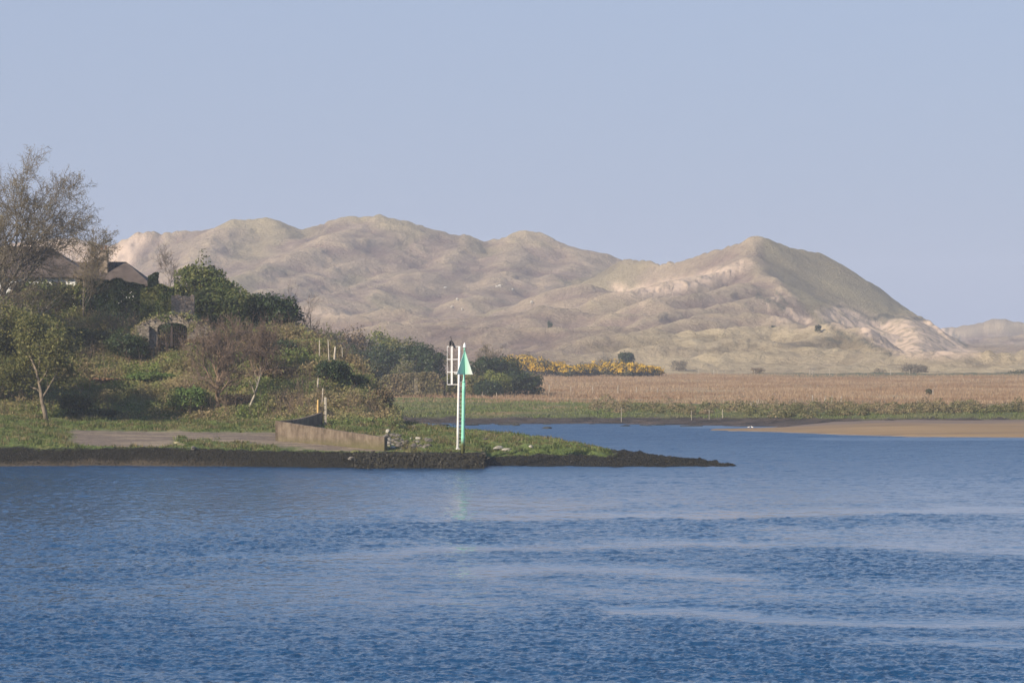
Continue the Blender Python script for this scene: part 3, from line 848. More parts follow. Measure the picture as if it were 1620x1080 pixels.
def crown_points(lobes, n, r, up=0.25, inner=0.5):
    """points through the outer part of a heap of lumpy lobes"""
    L = np.array(lobes, float)                    # x y z rx ry rz
    wgt = (L[:, 3] * L[:, 4] + L[:, 3] * L[:, 5] + L[:, 4] * L[:, 5])
    k = r.choice(len(L), n, p=wgt / wgt.sum())
    D = unit(r.normal(size=(n, 3)))
    D[:, 2] = np.where((D[:, 2] < 0) & (r.random(n) < up * 2), -D[:, 2], D[:, 2])
    ph = r.uniform(0, 6.28, (len(L), 6))
    q = ph[k]
    lump = 0.13 * (np.sin(3.1 * D[:, 0] + q[:, 0]) + np.sin(3.7 * D[:, 1] + q[:, 1]) + np.sin(3.3 * D[:, 2] + q[:, 2])) + \
           0.08 * (np.sin(7.3 * D[:, 0] + q[:, 3]) + np.sin(6.7 * D[:, 1] + q[:, 4]) + np.sin(7.9 * D[:, 2] + q[:, 5]))
    rad = (inner + (1 - inner) * np.sqrt(r.random(n))) * (1 + lump)
    C = L[k, :3] + D * rad[:, None] * L[k, 3:]
    return C, D

def heap(w, d, h, r, n=9, z0=0.0, flat=0.0):
    """lobes that fill a crown w wide, d deep, h high with its foot at z0"""
    lob = [(0, 0, z0 + h * (0.5 - 0.06 * flat), w * 0.40, d * 0.40, h * (0.44 + 0.04 * flat))]
    for i in range(n):
        a = 2 * math.pi * (i + r.uniform(0, .7)) / n
        q = r.uniform(0.45, 0.75)
        x, y = math.cos(a) * q * w * 0.5, math.sin(a) * q * d * 0.5
        s = r.uniform(0.19, 0.30)
        top = h * (1 - (0.62 - 0.5 * flat) * q * q) * r.uniform(0.86, 1.04)
        rz = min(h * 0.40, max(0.2 * h, s * w)) * r.uniform(0.8, 1.1)
        lob.append((x, y, z0 + max(rz * 0.8, top - rz), s * w, s * d, rz))
        if r.random() < 0.7:
            lob.append((x * 1.1, y * 1.1, z0 + h * r.uniform(0.15, 0.35), s * w * .95, s * d * .95, h * 0.22))
    return lob

def stems_mb(h, w, r, n=5, rad=0.05):
    mb = MB()
    for i in range(n):
        a = r.uniform(0, 6.28)
        e = (math.cos(a) * w * r.uniform(.1, .3), math.sin(a) * w * r.uniform(.1, .3), h * r.uniform(.5, .75))
        mb.loft([(e[0] * .08, e[1] * .08, -0.25), (e[0] * .4, e[1] * .4, e[2] * .45), e], [rad, rad * .7, rad * .3], 6)
    return mb

MAT = {}
MAT["ivy"] = leafmat("ivy_leaf", [(0.028, 0.042, 0.012), (0.05, 0.075, 0.02), (0.085, 0.105, 0.03), (0.12, 0.125, 0.04)], [(0.05, 0.06, 0.02), (0.10, 0.11, 0.03), (0.15, 0.14, 0.05)], 0.45)
MAT["holly"] = leafmat("holly_leaf", [(0.018, 0.033, 0.012), (0.03, 0.052, 0.018), (0.05, 0.075, 0.025)], [(0.028, 0.045, 0.016), (0.065, 0.085, 0.03)], 0.5, rough=0.45, gain=1.05)
MAT["olive"] = leafmat("olive_leaf", [(0.065, 0.068, 0.022), (0.10, 0.098, 0.03), (0.14, 0.13, 0.042)], [(0.055, 0.068, 0.02), (0.095, 0.098, 0.03), (0.165, 0.14, 0.05)], 0.4, transl=0.4)
MAT["yelgreen"] = leafmat("yellow_green_leaf", [(0.06, 0.08, 0.018), (0.11, 0.125, 0.03), (0.17, 0.165, 0.045)], None)
MAT["green"] = leafmat("fresh_leaf", [(0.04, 0.07, 0.018), (0.065, 0.105, 0.025), (0.105, 0.14, 0.035)], [(0.05, 0.07, 0.02), (0.12, 0.115, 0.04)], 0.5)
MAT["brown"] = leafmat("bramble_leaf", [(0.065, 0.05, 0.025), (0.105, 0.078, 0.042), (0.15, 0.105, 0.06)], [(0.08, 0.062, 0.032), (0.125, 0.085, 0.05), (0.16, 0.12, 0.07)], 0.4)
MAT["rustleaf"] = leafmat("dead_bracken", [(0.12, 0.07, 0.04), (0.19, 0.105, 0.055), (0.24, 0.15, 0.085)], None)
MAT["scrubgreen"] = leafmat("scrub_leaf", [(0.03, 0.048, 0.018), (0.05, 0.07, 0.024), (0.075, 0.09, 0.032)], [(0.05, 0.058, 0.022), (0.085, 0.082, 0.034)], 0.25, gain=1.05)
MAT["gorse"] = leafmat("gorse_spine", [(0.03, 0.036, 0.016), (0.05, 0.052, 0.022), (0.075, 0.065, 0.03)], None)
MAT["gorseflower"] = leafmat("gorse_flower", [(0.40, 0.235, 0.015), (0.56, 0.35, 0.022), (0.66, 0.43, 0.045)], None, transl=0.2, gain=1.0)
MAT["twigfuzz"] = leafmat("twig_haze", [(0.09, 0.075, 0.055), (0.13, 0.11, 0.075), (0.17, 0.14, 0.10)], None)
MAT["bud"] = leafmat("budding_leaf", [(0.085, 0.07, 0.03), (0.12, 0.105, 0.042), (0.165, 0.135, 0.06)], [(0.10, 0.07, 0.04), (0.15, 0.115, 0.06)], 0.3)
MAT["bark"] = simple("grey_bark", (0.10, 0.085, 0.065), (0.23, 0.195, 0.15), 2.5, 0.9, 0.03)
MAT["palebark"] = simple("pale_bark", (0.22, 0.185, 0.14), (0.40, 0.35, 0.27), 2.0, 0.9, 0.03)
MAT["midbark"] = simple("tan_bark", (0.10, 0.08, 0.055), (0.20, 0.155, 0.11), 2.0, 0.9, 0.03)
MAT["brownbark"] = simple("brown_bark", (0.10, 0.07, 0.045), (0.22, 0.15, 0.095), 2.0, 0.9, 0.03)
MAT["twig"] = simple("twig_bark", (0.13, 0.105, 0.07), (0.20, 0.165, 0.11), 0.6, 0.9)
MAT["darktwig"] = simple("dark_twig_bark", (0.125, 0.085, 0.06), (0.19, 0.135, 0.10), 0.6, 0.9)
MAT["greytwig"] = simple("grey_twig_bark", (0.15, 0.125, 0.11), (0.21, 0.18, 0.155), 0.6, 0.9)

_bn = [100]
def plant_base(px, Y, net):
    x = wx(px, Y)
    z = net.z(px, Y) if net is not None else dune_z(px, Y)
    return (x, Y, z)

def bush(name, label, cat, px, ptop, wpx_, Y, mat, net, n=3500, leaf=0.16, group=None, depth=0.85, flat=0.0, stem="bark", aspect=0.7, zb=None, lobes=8):
    _bn[0] += 1
    r = np.random.default_rng(_bn[0])
    x, y, z = plant_base(px, Y, net)
    if zb is not None:
        z = zb
    h = zof(ptop, Y) - z
    w = wpx_ * Y / F
    o = empty(name, (x, y, z), label, cat, group)
    n = int(n * 1.8)
    C, D = crown_points(heap(w, w * depth, h, r, lobes, 0.0, flat), n, r, inner=0.4)
    C[:, 2] = np.maximum(C[:, 2], -0.1)
    N = unit(D + r.normal(size=D.shape) * 0.55)
    V, Q = quads_at(C, N, leaf, aspect, r)
    mesh_np("crown", V, Q, MAT[mat], o)
    stems_mb(h, w, r, 4, min(0.12, 0.02 + h * 0.012)).build("stem", MAT[stem], o)
    return o, (w, h, r)

def grow_tree(base, height, lean, r0, kids, r, spread=0.75, up=0.25, minr=0.008, first=0.3, lens=(0.62, 0.6, 0.58, 0.55), jit=0.22, trunk_top=1.0):
    """returns per level lists of (points, radii)"""
    lv = [[] for _ in range(len(kids) + 1)]
    def branch(p, d, L, rad, l):
        nseg = 7 if l == 0 else (5 if l == 1 else (4 if l == 2 else 3))
        pts, rs, dirs = [p], [rad], [d]
        q, dd = p.copy(), d.copy()
        for i in range(nseg):
            dd = dd + r.normal(size=3) * jit * (0.5 if l == 0 else 1.0)
            dd[2] += up * (0.25 if l > 0 else 0.1)
            dd = dd / np.linalg.norm(dd)
            q = q + dd * L / nseg
            pts.append(q.copy())
            f = (i + 1) / nseg
            rs.append(max(minr * .7, rad * (1 - 0.72 * f)))
            dirs.append(dd.copy())
        lv[l].append((pts, rs))
        if l < len(kids):
            n = kids[l]
            for k in range(n):
                f = first + (1 - first) * (k + r.random()) / n if l == 0 else 0.2 + 0.8 * (k + r.random()) / n
                f = min(f, 0.999)
                i = int(f * nseg)
                t = f * nseg - i
                pp = pts[i] + (pts[i + 1] - pts[i]) * t
                rr = rs[i] + (rs[i + 1] - rs[i]) * t
                ax = np.cross(dirs[i + 1], r.normal(size=3))
                ax /= np.linalg.norm(ax) + 1e-9
                ang = spread * r.uniform(0.65, 1.25)
                nd = dirs[i + 1] * math.cos(ang) + ax * math.sin(ang)
                nd /= np.linalg.norm(nd)
                LL = L * lens[l] * r.uniform(0.7, 1.15) * (1.0 - 0.35 * f if l == 0 else 1.0 - 0.2 * f)
                branch(pp, nd, LL, max(minr, rr * 0.62), l + 1)
    d0 = np.array([lean[0], lean[1], 1.0])
    branch(np.array([0, 0, -0.3]), d0 / np.linalg.norm(d0), height * trunk_top, r0, 0)
    return lv

def thin_tubes(paths, n=3):
    P0, P1, R0, R1 = [], [], [], []
    for pts, rs in paths:
        for i in range(len(pts) - 1):
            P0.append(pts[i]); P1.append(pts[i + 1]); R0.append(rs[i]); R1.append(rs[i + 1])
    P0, P1, R0, R1 = map(np.array, (P0, P1, R0, R1))
    T = unit(P1 - P0)
    ref = np.where(np.abs(T[:, 2:3]) > 0.9, np.array([[1.0, 0, 0]]), np.array([[0, 0, 1.0]]))
    A = unit(np.cross(T, ref))
    B = np.cross(T, A)
    V = np.empty((len(P0), 2 * n, 3))
    for k in range(n):
        c, s_ = math.cos(2 * math.pi * k / n), math.sin(2 * math.pi * k / n)
        V[:, k] = P0 + (A * c + B * s_) * R0[:, None]
        V[:, n + k] = P1 + (A * c + B * s_) * R1[:, None]
    f = np.array([[k, (k + 1) % n, n + (k + 1) % n, n + k] for k in range(n)])
    Q = (np.arange(len(P0)) * 2 * n)[:, None, None] + f[None]
    return V.reshape(-1, 3), Q.reshape(-1, 4)

def bare_tree(name, label, px, Y, net, top, kids, seed, r0=0.16, lean=(0, 0), spread=0.75, up=0.25, minr=0.012, first=0.3, group=None,
              trunk="bark", twig="twig", buds=0, bud_mat="bud", bud_size=0.12, bud_spread=0.25, cat="tree", zb=None, lens=(0.62, 0.6, 0.58, 0.55), jit=0.22, trunk_top=0.8, clip=None):
    r = np.random.default_rng(seed)
    x, y, z = plant_base(px, Y, net)
    if zb is not None:
        z = zb
    h = zof(top, Y) - z
    lv = grow_tree(None, h, lean, r0, kids, r, spread, up, minr, first, lens, jit, trunk_top)
    mx = max(p[0][-1][2] for l in lv for p in l)
    k = h / mx
    o = empty(name, (x, y, z), label, cat, group)
    nb = 2 if len(kids) >= 3 else 1
    mb = MB()
    for l in range(nb):
        for pts, rs in lv[l]:
            mb.loft([p * k for p in pts], rs, 8 if l == 0 else 6)
    mb.build("trunk", MAT[trunk], o, smooth=True)
    tw = [([p * k for p in pts], rs) for l in range(nb, len(lv)) for pts, rs in lv[l]]
    if clip:
        tw = [t_ for t_ in tw if t_[0][0][2] > clip]
    V, Q = thin_tubes(tw, 3)
    mesh_np("crown", V, Q, MAT[twig], o)
    if buds:
        ends = np.array([p[i] for p, _ in tw for i in range(1, len(p))])
        C = ends[r.integers(0, len(ends), buds)] + r.normal(size=(buds, 3)) * bud_spread
        V, Q = quads_at(C, unit(r.normal(size=(buds, 3)) + np.array([0, 0, .4])), bud_size, 0.6, r)
        mesh_np("buds", V, Q, MAT[bud_mat], o)
    return o

# ---- trees and shrubs of the near headland
bare_tree("bare_tree", "tall bare spreading tree with olive buds in front of the house at the left edge", 2, 262, head, 224, [20, 12, 9, 7], 12, 0.38, (-0.02, 0), 0.9, 0.2, 0.016, 0.08,
          twig="twig", buds=30000, bud_size=0.08, bud_spread=0.16, lens=(1.12, 0.56, 0.48, 0.42), jit=0.17, trunk_top=0.62)
bare_tree("bare_tree", "thin bare tree whose twigs veil the chimney", 132, 279, head, 338, [12, 9, 7, 5], 19, 0.08, (0.04, 0), 0.7, 0.2, 0.013, 0.2,
          twig="twig", buds=2500, bud_size=0.11, bud_spread=0.14, lens=(0.7, 0.6, 0.52, 0.45), jit=0.2, trunk_top=0.75)
bare_tree("bare_tree", "low bare tree reaching pale crooked limbs right beneath the clipped hedge", 40, 258, head, 415, [8, 7, 6], 23, 0.2, (0.35, 0), 0.8, 0.05, 0.014, 0.2,
          trunk="palebark", twig="twig", lens=(0.95, 0.6, 0.5), jit=0.28, trunk_top=0.75, buds=1500, bud_size=0.13)
bare_tree("budding_tree", "olive budding tree with a pale forked trunk standing on the grass strip", 74, 238.5, head, 492, [7, 7, 6, 5], 31, 0.21, (-0.16, 0.05), 0.7, 0.2, 0.012, 0.28,
          trunk="midbark", twig="twig", buds=16000, bud_mat="olive", bud_size=0.18, bud_spread=0.4, trunk_top=0.75, lens=(0.72, 0.6, 0.55, 0.5))
bare_tree("budding_tree", "olive budding tree cut by the left edge behind the forked trunk", -12, 246, head, 478, [8, 7, 6, 5], 37, 0.2, (0.05, 0.0), 0.75, 0.15, 0.012, 0.2,
          trunk="bark", twig="twig", buds=16000, bud_mat="olive", bud_size=0.18, bud_spread=0.45, trunk_top=0.75, lens=(0.8, 0.6, 0.55, 0.5))
bare_tree("bare_tree", "bare brown-trunked tree with reddish twigs in the middle of the slope", 343, 247.5, head, 494, [13, 10, 8, 6], 43, 0.23, (0.06, 0.03), 0.6, 0.24, 0.013, 0.14,
          trunk="brownbark", twig="darktwig", buds=1300, bud_mat="brown", bud_size=0.10, bud_spread=0.2, lens=(0.78, 0.6, 0.52, 0.46), trunk_top=0.85)
bare_tree("bare_tree", "multi-stemmed reddish-brown leafless tree on the slope left of the dark shrub", 408, 256, head, 508, [14, 10, 7, 5], 44, 0.12, (0.0, 0.0), 0.6, 0.2, 0.013, 0.05,
          trunk="brownbark", twig="darktwig", buds=1500, bud_mat="brown", bud_size=0.1, bud_spread=0.2, lens=(0.8, 0.6, 0.52, 0.46), trunk_top=0.7)
bare_tree("leaning_tree", "small pale-trunked tree leaning right at the foot of the slope", 389, 246.2, head, 572, [5, 5, 4], 47, 0.13, (0.55, 0.05), 0.5, 0.1, 0.011, 0.5,
          trunk="palebark", twig="darktwig", lens=(0.4, 0.6, 0.55), trunk_top=0.95, jit=0.12)
bare_tree("bare_tree", "grey leafless tree behind the round ivy tree, against the dunes", 266, 322, head, 384, [9, 8, 7, 6], 53, 0.2, (0, 0), 0.6, 0.25, 0.014, 0.2,
          trunk="greytwig", twig="greytwig", lens=(0.62, 0.6, 0.55, 0.5), trunk_top=0.8)
for i, (px, top, Y, lb) in enumerate([(482, 462, 284, "bare grey sapling nearest the big evergreen's right flank"), (497, 478, 283, "rightmost and shorter of the bare saplings beside the big evergreen"),
                                      (440, 440, 300, "thin bare sapling poking up behind the big evergreen top")]):
    bare_tree("sapling", lb, px, Y, head, top, [8, 6, 5], 61 + i, 0.06, (0.03, 0), 0.42, 0.3, 0.011, 0.15, trunk="greytwig", twig="greytwig", lens=(0.5, 0.6, 0.5), group="bare saplings on the brow", cat="tree")

HB = [
 ("ivy_tree", "round-headed ivy-green tree, tallest of the evergreens left of the dunes", "tree", 318, 410, 70, 286, "ivy", 5200, 0.2),
 ("ivy_bush", "ivy bush on the right shoulder of the round-headed tree", "bush", 352, 432, 46, 285, "ivy", 2400, 0.2),
 ("ivy_bush", "small ivy bush between the stone gable and the round-headed tree", "bush", 284, 437, 26, 283, "ivy", 1400, 0.18),
 ("evergreen_tree", "broad yellow-green topped evergreen right of the stone gable", "tree", 352, 450, 104, 277, "ivy", 7500, 0.2),
 ("evergreen_tree", "broad dark rounded evergreen at the right end of the hilltop clump", "tree", 425, 461, 96, 278, "holly", 8000, 0.2),
 ("dark_shrub", "dark green shrub under the big evergreen, left of the pale posts", "bush", 446, 538, 56, 264, "holly", 2600, 0.16),
 ("bramble_bush", "brown bramble thicket below the dark rounded evergreen", "bush", 405, 522, 76, 266, "brown", 3200, 0.13),
 ("bramble_bush", "brown bramble thicket between the dark shrub and the fence posts", "bush", 486, 540, 52, 268, "brown", 2200, 0.13),
 ("bramble_bush", "reddish-brown bramble right of the leaning pale trunk", "bush", 440, 580, 80, 257, "brown", 3200, 0.13),
 ("bramble_bush", "tan bramble beside the archway's right flank", "bush", 325, 530, 56, 262, "brown", 2200, 0.13),
 ("green_shrub", "fresh green shrub at the foot of the slope, left of the brown trunk", "bush", 298, 608, 66, 247.5, "green", 3200, 0.15),
 ("green_shrub", "green shrub on the open slope below the archway", "bush", 238, 588, 70, 256, "green", 2600, 0.15),
 ("ivy_bush", "dark glossy ivy heap at the archway's left foot", "bush", 204, 527, 66, 261, "holly", 3000, 0.15),
 ("dark_shrub", "dark shrub in the shade beneath the hedge, left of the ivy heap", "bush", 140, 520, 90, 265, "scrubgreen", 3600, 0.17),
 ("dark_shrub", "dark shrub lowest on the slope between forked trunk and rust bracken", "bush", 118, 622, 50, 246, "scrubgreen", 2000, 0.15),
 ("bracken_patch", "rust-brown dead bracken on the slope right of the forked trunk", "bush", 158, 598, 66, 255, "rustleaf", 1500, 0.15),
 ("low_shrub", "low dark shrub along the grass edge under the rust bracken", "bush", 150, 646, 84, 245.5, "holly", 2200, 0.14),
 ("hanging_shrub", "dark green shrub growing over the fence on the hill's right nose", "bush", 527, 566, 50, 254, "holly", 3200, 0.15),
 ("hanging_shrub", "brown-green shrub in the hollow right of the fence shrub", "bush", 556, 592, 48, 257, "scrubgreen", 2400, 0.15),
 ("tussock_bush", "straw-coloured grass hump at the outer tip of the hill's nose", "bush", 603, 612, 36, 251, "brown", 1300, 0.14),
 ("bramble_bush", "brown bramble heap between brown trunk and leaning trunk", "bush", 372, 622, 56, 248, "brown", 1700, 0.12),
 ("ivy_bush", "green bush under the left roof, nearest the white wall", "bush", 64, 440, 96, 282, "ivy", 4200, 0.2),
 ("ivy_bush", "bright green bush below the chimney", "bush", 124, 441, 64, 283, "ivy", 3400, 0.2),
 ("ivy_bush", "added dark ivy bush standing in for hedge shade between gable and archway", "bush", 292, 494, 60, 265.5, "holly", 1600, 0.15),  # bush added to supply the dark of the hedge's shade
 ("scrub_bush", "olive scrub on the slope between the two budding trees", "bush", 40, 560, 90, 258, "olive", 3200, 0.17),
]
for (nm, lb, ct, px, tp, wp, Y, mt, n, lf) in HB:
    bush(nm, lb, ct, px, tp, wp, Y, mt, head, n, lf, flat=0.8, lobes=10)

# clipped hedge below the roof and the little clipped column beside it
def hedge(name, label, px0, px1, top, Y, depth, mat, n, leaf, bottom):
    _bn[0] += 1
    r = np.random.default_rng(_bn[0])
    x0, x1 = wx(px0, Y), wx(px1, Y)
    z0, z1 = zof(bottom, Y), zof(top, Y)
    o = empty(name, ((x0 + x1) / 2, Y, z0), label, "hedge")
    W, Hh = x1 - x0, z1 - z0
    u = r.random((n, 3))
    face = r.random(n)
    C = np.stack([(u[:, 0] - .5) * W, (u[:, 1] - .5) * depth, u[:, 2] * Hh], 1)
    N = r.normal(size=(n, 3)) * 0.5
    n_in = 0
    a = face < 0.5
    C[a, 1] = -depth / 2 + 0.3 * r.random(a.sum()) ** 2; N[a, 1] -= 1
    b2 = (face >= 0.5) & (face < 0.8)
    C[b2, 2] = Hh - 0.3 * r.random(b2.sum()) ** 2; N[b2, 2] += 1
    c2 = face >= 0.8
    sd = np.sign(u[c2, 1] - .5)
    C[c2, 0] = sd * (W / 2 - 0.25 * r.random(c2.sum()) ** 2); N[c2, 0] += sd
    lump = 0.16 * (np.sin(C[:, 0] * 1.7 + 1) + np.sin(C[:, 2] * 2.3 + C[:, 0] * 0.6)) + 0.1 * np.sin(C[:, 0] * 4.1)
    C[:, 1] -= lump
    C[:, 2] += lump * (C[:, 2] / Hh)
    V, Q = quads_at(C, unit(N), leaf, 0.7, r)
    mesh_np("crown", V, Q, MAT[mat], o)
    mb = MB()
    for k in range(max(2, int(W / 1.2))):
        x = -W / 2 + W * (k + .5) / max(2, int(W / 1.2))
        mb.tube((x, 0, -0.5), (x + r.uniform(-.2, .2), 0, Hh * .7), 0.06, 0.03, 6)
    mb.build("stem", MAT["bark"], o)
hedge("clipped_hedge", "long flat-topped evergreen hedge under the hipped roof", 138, 226, 445, 281, 1.6, "holly", 11000, 0.22, 510)
hedge("clipped_hedge", "brown-green hedge between the dark hedge and the stone gable", 224, 274, 457, 279, 1.4, "ivy", 7000, 0.21, 508)
hedge("clipped_column", "small clipped dark evergreen block rising above the hedge by the roof end", 235, 250, 434, 285, 0.9, "holly", 2200, 0.19, 470)

# ---- middle distance: thicket behind the ruin and trees right of the beacons
MB2 = [
 ("thicket_tree", "olive thicket tree at the far left, against the hill's shoulder", 516, 512, 56, 470, "olive", 2400, 0.26),
 ("thicket_tree", "brown-topped thicket tree second from the hill's shoulder", 556, 508, 66, 474, "brown", 2400, 0.26),
 ("thicket_tree", "yellowish-green topped thicket tree at the crest of the thicket", 600, 512, 66, 476, "yelgreen", 2400, 0.26),
 ("thicket_tree", "olive thicket tree on the right slope of the crest", 640, 526, 60, 470, "olive", 2400, 0.26),
 ("thicket_tree", "dark thicket tree low behind the fence shrub", 565, 540, 62, 452, "scrubgreen", 2600, 0.25),
 ("thicket_tree", "dark thicket tree above the left end of the ruin", 612, 538, 62, 450, "holly", 2800, 0.25),
 ("thicket_tree", "tall dark thicket tree above the ruin's doorway", 655, 536, 66, 450, "holly", 3000, 0.25),
 ("thicket_tree", "dark thicket tree at the right end, beside the white mast", 686, 548, 44, 446, "holly", 2000, 0.25),
 ("thicket_tree", "dark thicket tree filling the gap left of the ruin", 590, 566, 52, 441, "scrubgreen", 2000, 0.24),
 ("scrub_tree", "dark round tree just right of the green cone", 768, 558, 54, 452, "holly", 2400, 0.24),
 ("scrub_tree", "dark tree right of the green cone, next to the gorse", 798, 560, 58, 455, "scrubgreen", 2400, 0.24),
 ("scrub_tree", "yellow-green bush in front of the dark trees by the beacon", 786, 582, 46, 441, "yelgreen", 1900, 0.22),
 ("scrub_tree", "dark bush at the marsh edge, second from the right", 818, 582, 54, 446, "holly", 2200, 0.23),
 ("scrub_tree", "low dark bush at the marsh edge, rightmost of the clump", 842, 590, 36, 447, "holly", 1500, 0.22),
 ("scrub_tree", "olive bush close behind the green pole", 752, 588, 34, 441, "olive", 1300, 0.22),
 ("scrub_tree", "dark bush low at the grass, under the yellow-green one", 772, 598, 48, 438, "holly", 1700, 0.22),
 ("scrub_tree", "brown-green shrub between the white mast and ruin end", 712, 585, 40, 446, "olive", 1500, 0.22),
]
for (nm, lb, px, tp, wp, Y, mt, n, lf) in MB2:
    bush(nm, lb, "tree", px, tp, wp, Y, mt, marsh, n, lf, group="thicket beyond the channel", flat=0.6)
bare_tree("willow_tree", "hazy bare willow behind the dark trees right of the beacons", 768, 486, marsh, 541, [9, 8, 6, 5], 71, 0.14, (0, 0), 0.55, 0.3, 0.016, 0.1,
          trunk="twig", twig="twig", buds=900, bud_size=0.16, lens=(0.7, 0.6, 0.55, 0.5), trunk_top=0.7)
bare_tree("willow_tree", "small bare willow between the white mast and the dark tree", 722, 480, marsh, 552, [8, 7, 6], 72, 0.12, (0, 0), 0.5, 0.3, 0.018, 0.1,
          trunk="twig", twig="twig", buds=500, bud_size=0.16, lens=(0.7, 0.6, 0.55), trunk_top=0.7)
bare_tree("pale_shrub", "pale branching shrub standing above the ruin wall", 634, 438, marsh, 560, [8, 6, 5], 73, 0.09, (0, 0), 0.7, 0.2, 0.017, 0.1, trunk="palebark", twig="palebark",
          buds=1200, bud_size=0.2, bud_mat="olive", lens=(0.7, 0.6, 0.5), trunk_top=0.6)

# ---- gorse in flower along the back of the marsh
GR = [(808, 563, 30, 655, "leftmost gorse bush, half behind the dark trees"), (832, 561, 36, 662, "tall gorse bush second from the left, thick with yellow"),
      (858, 568, 34, 655, "gorse bush with a grey-brown foot, third from the left"), (880, 571, 30, 660, "gorse bush where the left bank of yellow dips"),
      (902, 577, 32, 652, "low gorse bush just right of the dip in the yellow"), (924, 575, 34, 655, "gorse bush left of the centre of the right-hand bank"),
      (947, 573, 38, 658, "broad gorse bush under the faint twiggy bush"), (972, 571, 40, 655, "brightest and tallest gorse bush, left of the round tree"),
      (997, 574, 36, 652, "gorse bush directly below the round dark tree"), (1018, 577, 32, 655, "gorse bush right of the round dark tree"), (1036, 581, 24, 657, "last small gorse bush at the right end")]
for i, (px, tp, wp, Y, lb) in enumerate(GR):
    o, (w_, h_, r) = bush("gorse_bush", lb, "bush", px, tp - 1, wp * 1.15, Y, "gorse", marsh, 1300, 0.26, "flowering gorse bushes", lobes=7)
    lob = heap(w_ * 1.02, w_ * 0.87, h_ * 1.03, np.random.default_rng(_bn[0] * 7), 9)
    C, D = crown_points(lob, 3200, r, 0.45, 0.8)
    keep = (C[:, 2] > h_ * (0.22 + 0.3 * r.random(len(C)))) & (np.sin(C[:, 0] * 3 + i) + np.sin(C[:, 2] * 4 + C[:, 1] * 2) > -1.1)
    V, Q = quads_at(C[keep], unit(D[keep] + r.normal(size=(keep.sum(), 3)) * .6), 0.26, 0.75, r)
    mesh_np("blossom", V, Q, MAT["gorseflower"], o)

# ---- single bushes at the foot of the dunes and on them
FB = [
 ("round_tree", "small round dark-green tree standing behind the gorse", "tree", 991, 555, 25, 700, "holly", 1800, 0.28, None, None),
 ("dune_bush", "dark bush on the low dune crest under the sand scar", "bush", 1294, 513, 11, 858, "scrubgreen", 300, 0.3, None, 'd'),
 ("dune_bush", "small dark upright bush alone on the brown moor", "bush", 870, 505, 9, 905, "holly", 320, 0.3, None, 'd'),
 ("dune_bush", "dark speck of a bush below the spur of the sharp dune", "bush", 1224, 515, 9, 885, "scrubgreen", 260, 0.3, None, 'd'),
 ("twig_bush", "brown twiggy dome-shaped bush before the pale dune on the right", "bush", 1446, 574, 42, 722, "twigfuzz", 1500, 0.2, None, None),
 ("dark_bush", "dark low bush cut by the right edge", "bush", 1612, 584, 36, 716, "gorse", 900, 0.25, None, None),
 ("twig_bush", "faint greyish twig bush right of the gorse", "bush", 1075, 568, 28, 728, "twigfuzz", 700, 0.2, None, None),
 ("twig_bush", "low brown twig bush in the dark strip before the dunes", "bush", 1199, 580, 24, 716, "brown", 500, 0.2, None, None),
 ("twig_bush", "faint twig bush left of the small round tree", "bush", 956, 559, 34, 735, "twigfuzz", 600, 0.2, None, None),
 ("twig_bush", "faint twig bush rising behind the left gorse", "bush", 846, 553, 40, 730, "twigfuzz", 700, 0.2, None, None),
 ("twig_bush", "sparse twig bush left of the twiggy dome", "bush", 1392, 581, 22, 724, "twigfuzz", 260, 0.2, None, None),
 ("twig_bush", "flat brown bush lying on the pale dune near the right edge", "bush", 1522, 571, 24, 775, "brown", 420, 0.22, None, 'd'),
]
for (nm, lb, ct, px, tp, wp, Y, mt, n, lf, g, k) in FB:
    if k == 'd' or Y > 715:
        zb = dune_z(px, Y) if k == 'd' else min(dune_z(px, Y), marsh.z(px, Y))
        zb = min(zb, zof(tp, Y) - 0.9)
    else:
        zb = None
    bush(nm, lb, ct, px, tp, wp, Y, mt, marsh, n, lf, g, zb=zb, lobes=7, flat=0.9)

# ------------------------------------------------------------------ ground cover (nobody could count it)
def scatter_net(net, n, r, rmin, rmax, pmin=-1e9, pmax=1e9, keep=None):
    """random points on a net, even per square metre"""
    i, j = np.where((net.RP[:-1, :-1] >= rmin) & (net.RP[:-1, :-1] <= rmax) & (net.PX[:-1, :-1] >= pmin) & (net.PX[:-1, :-1] <= pmax))
    ar = np.abs((net.X[i, j + 1] - net.X[i, j]) * (net.Y[i + 1, j] - net.Y[i, j])) + 0.3 * np.abs((net.X[i, j + 1] - net.X[i, j]) * (net.Z[i + 1, j] - net.Z[i, j]))
    k = r.choice(len(i), n, p=ar / ar.sum())
    i, j = i[k], j[k]
    u, v = r.random(n), r.random(n)
    def lerp(A):
        return (A[i, j] * (1 - u) + A[i, j + 1] * u) * (1 - v) + (A[i + 1, j] * (1 - u) + A[i + 1, j + 1] * u) * v
    P = np.stack([lerp(net.X), lerp(net.Y), lerp(net.Z)], 1)
    return P, lerp(np.array(net.PX)), lerp(np.array(net.RP)), (i, j)

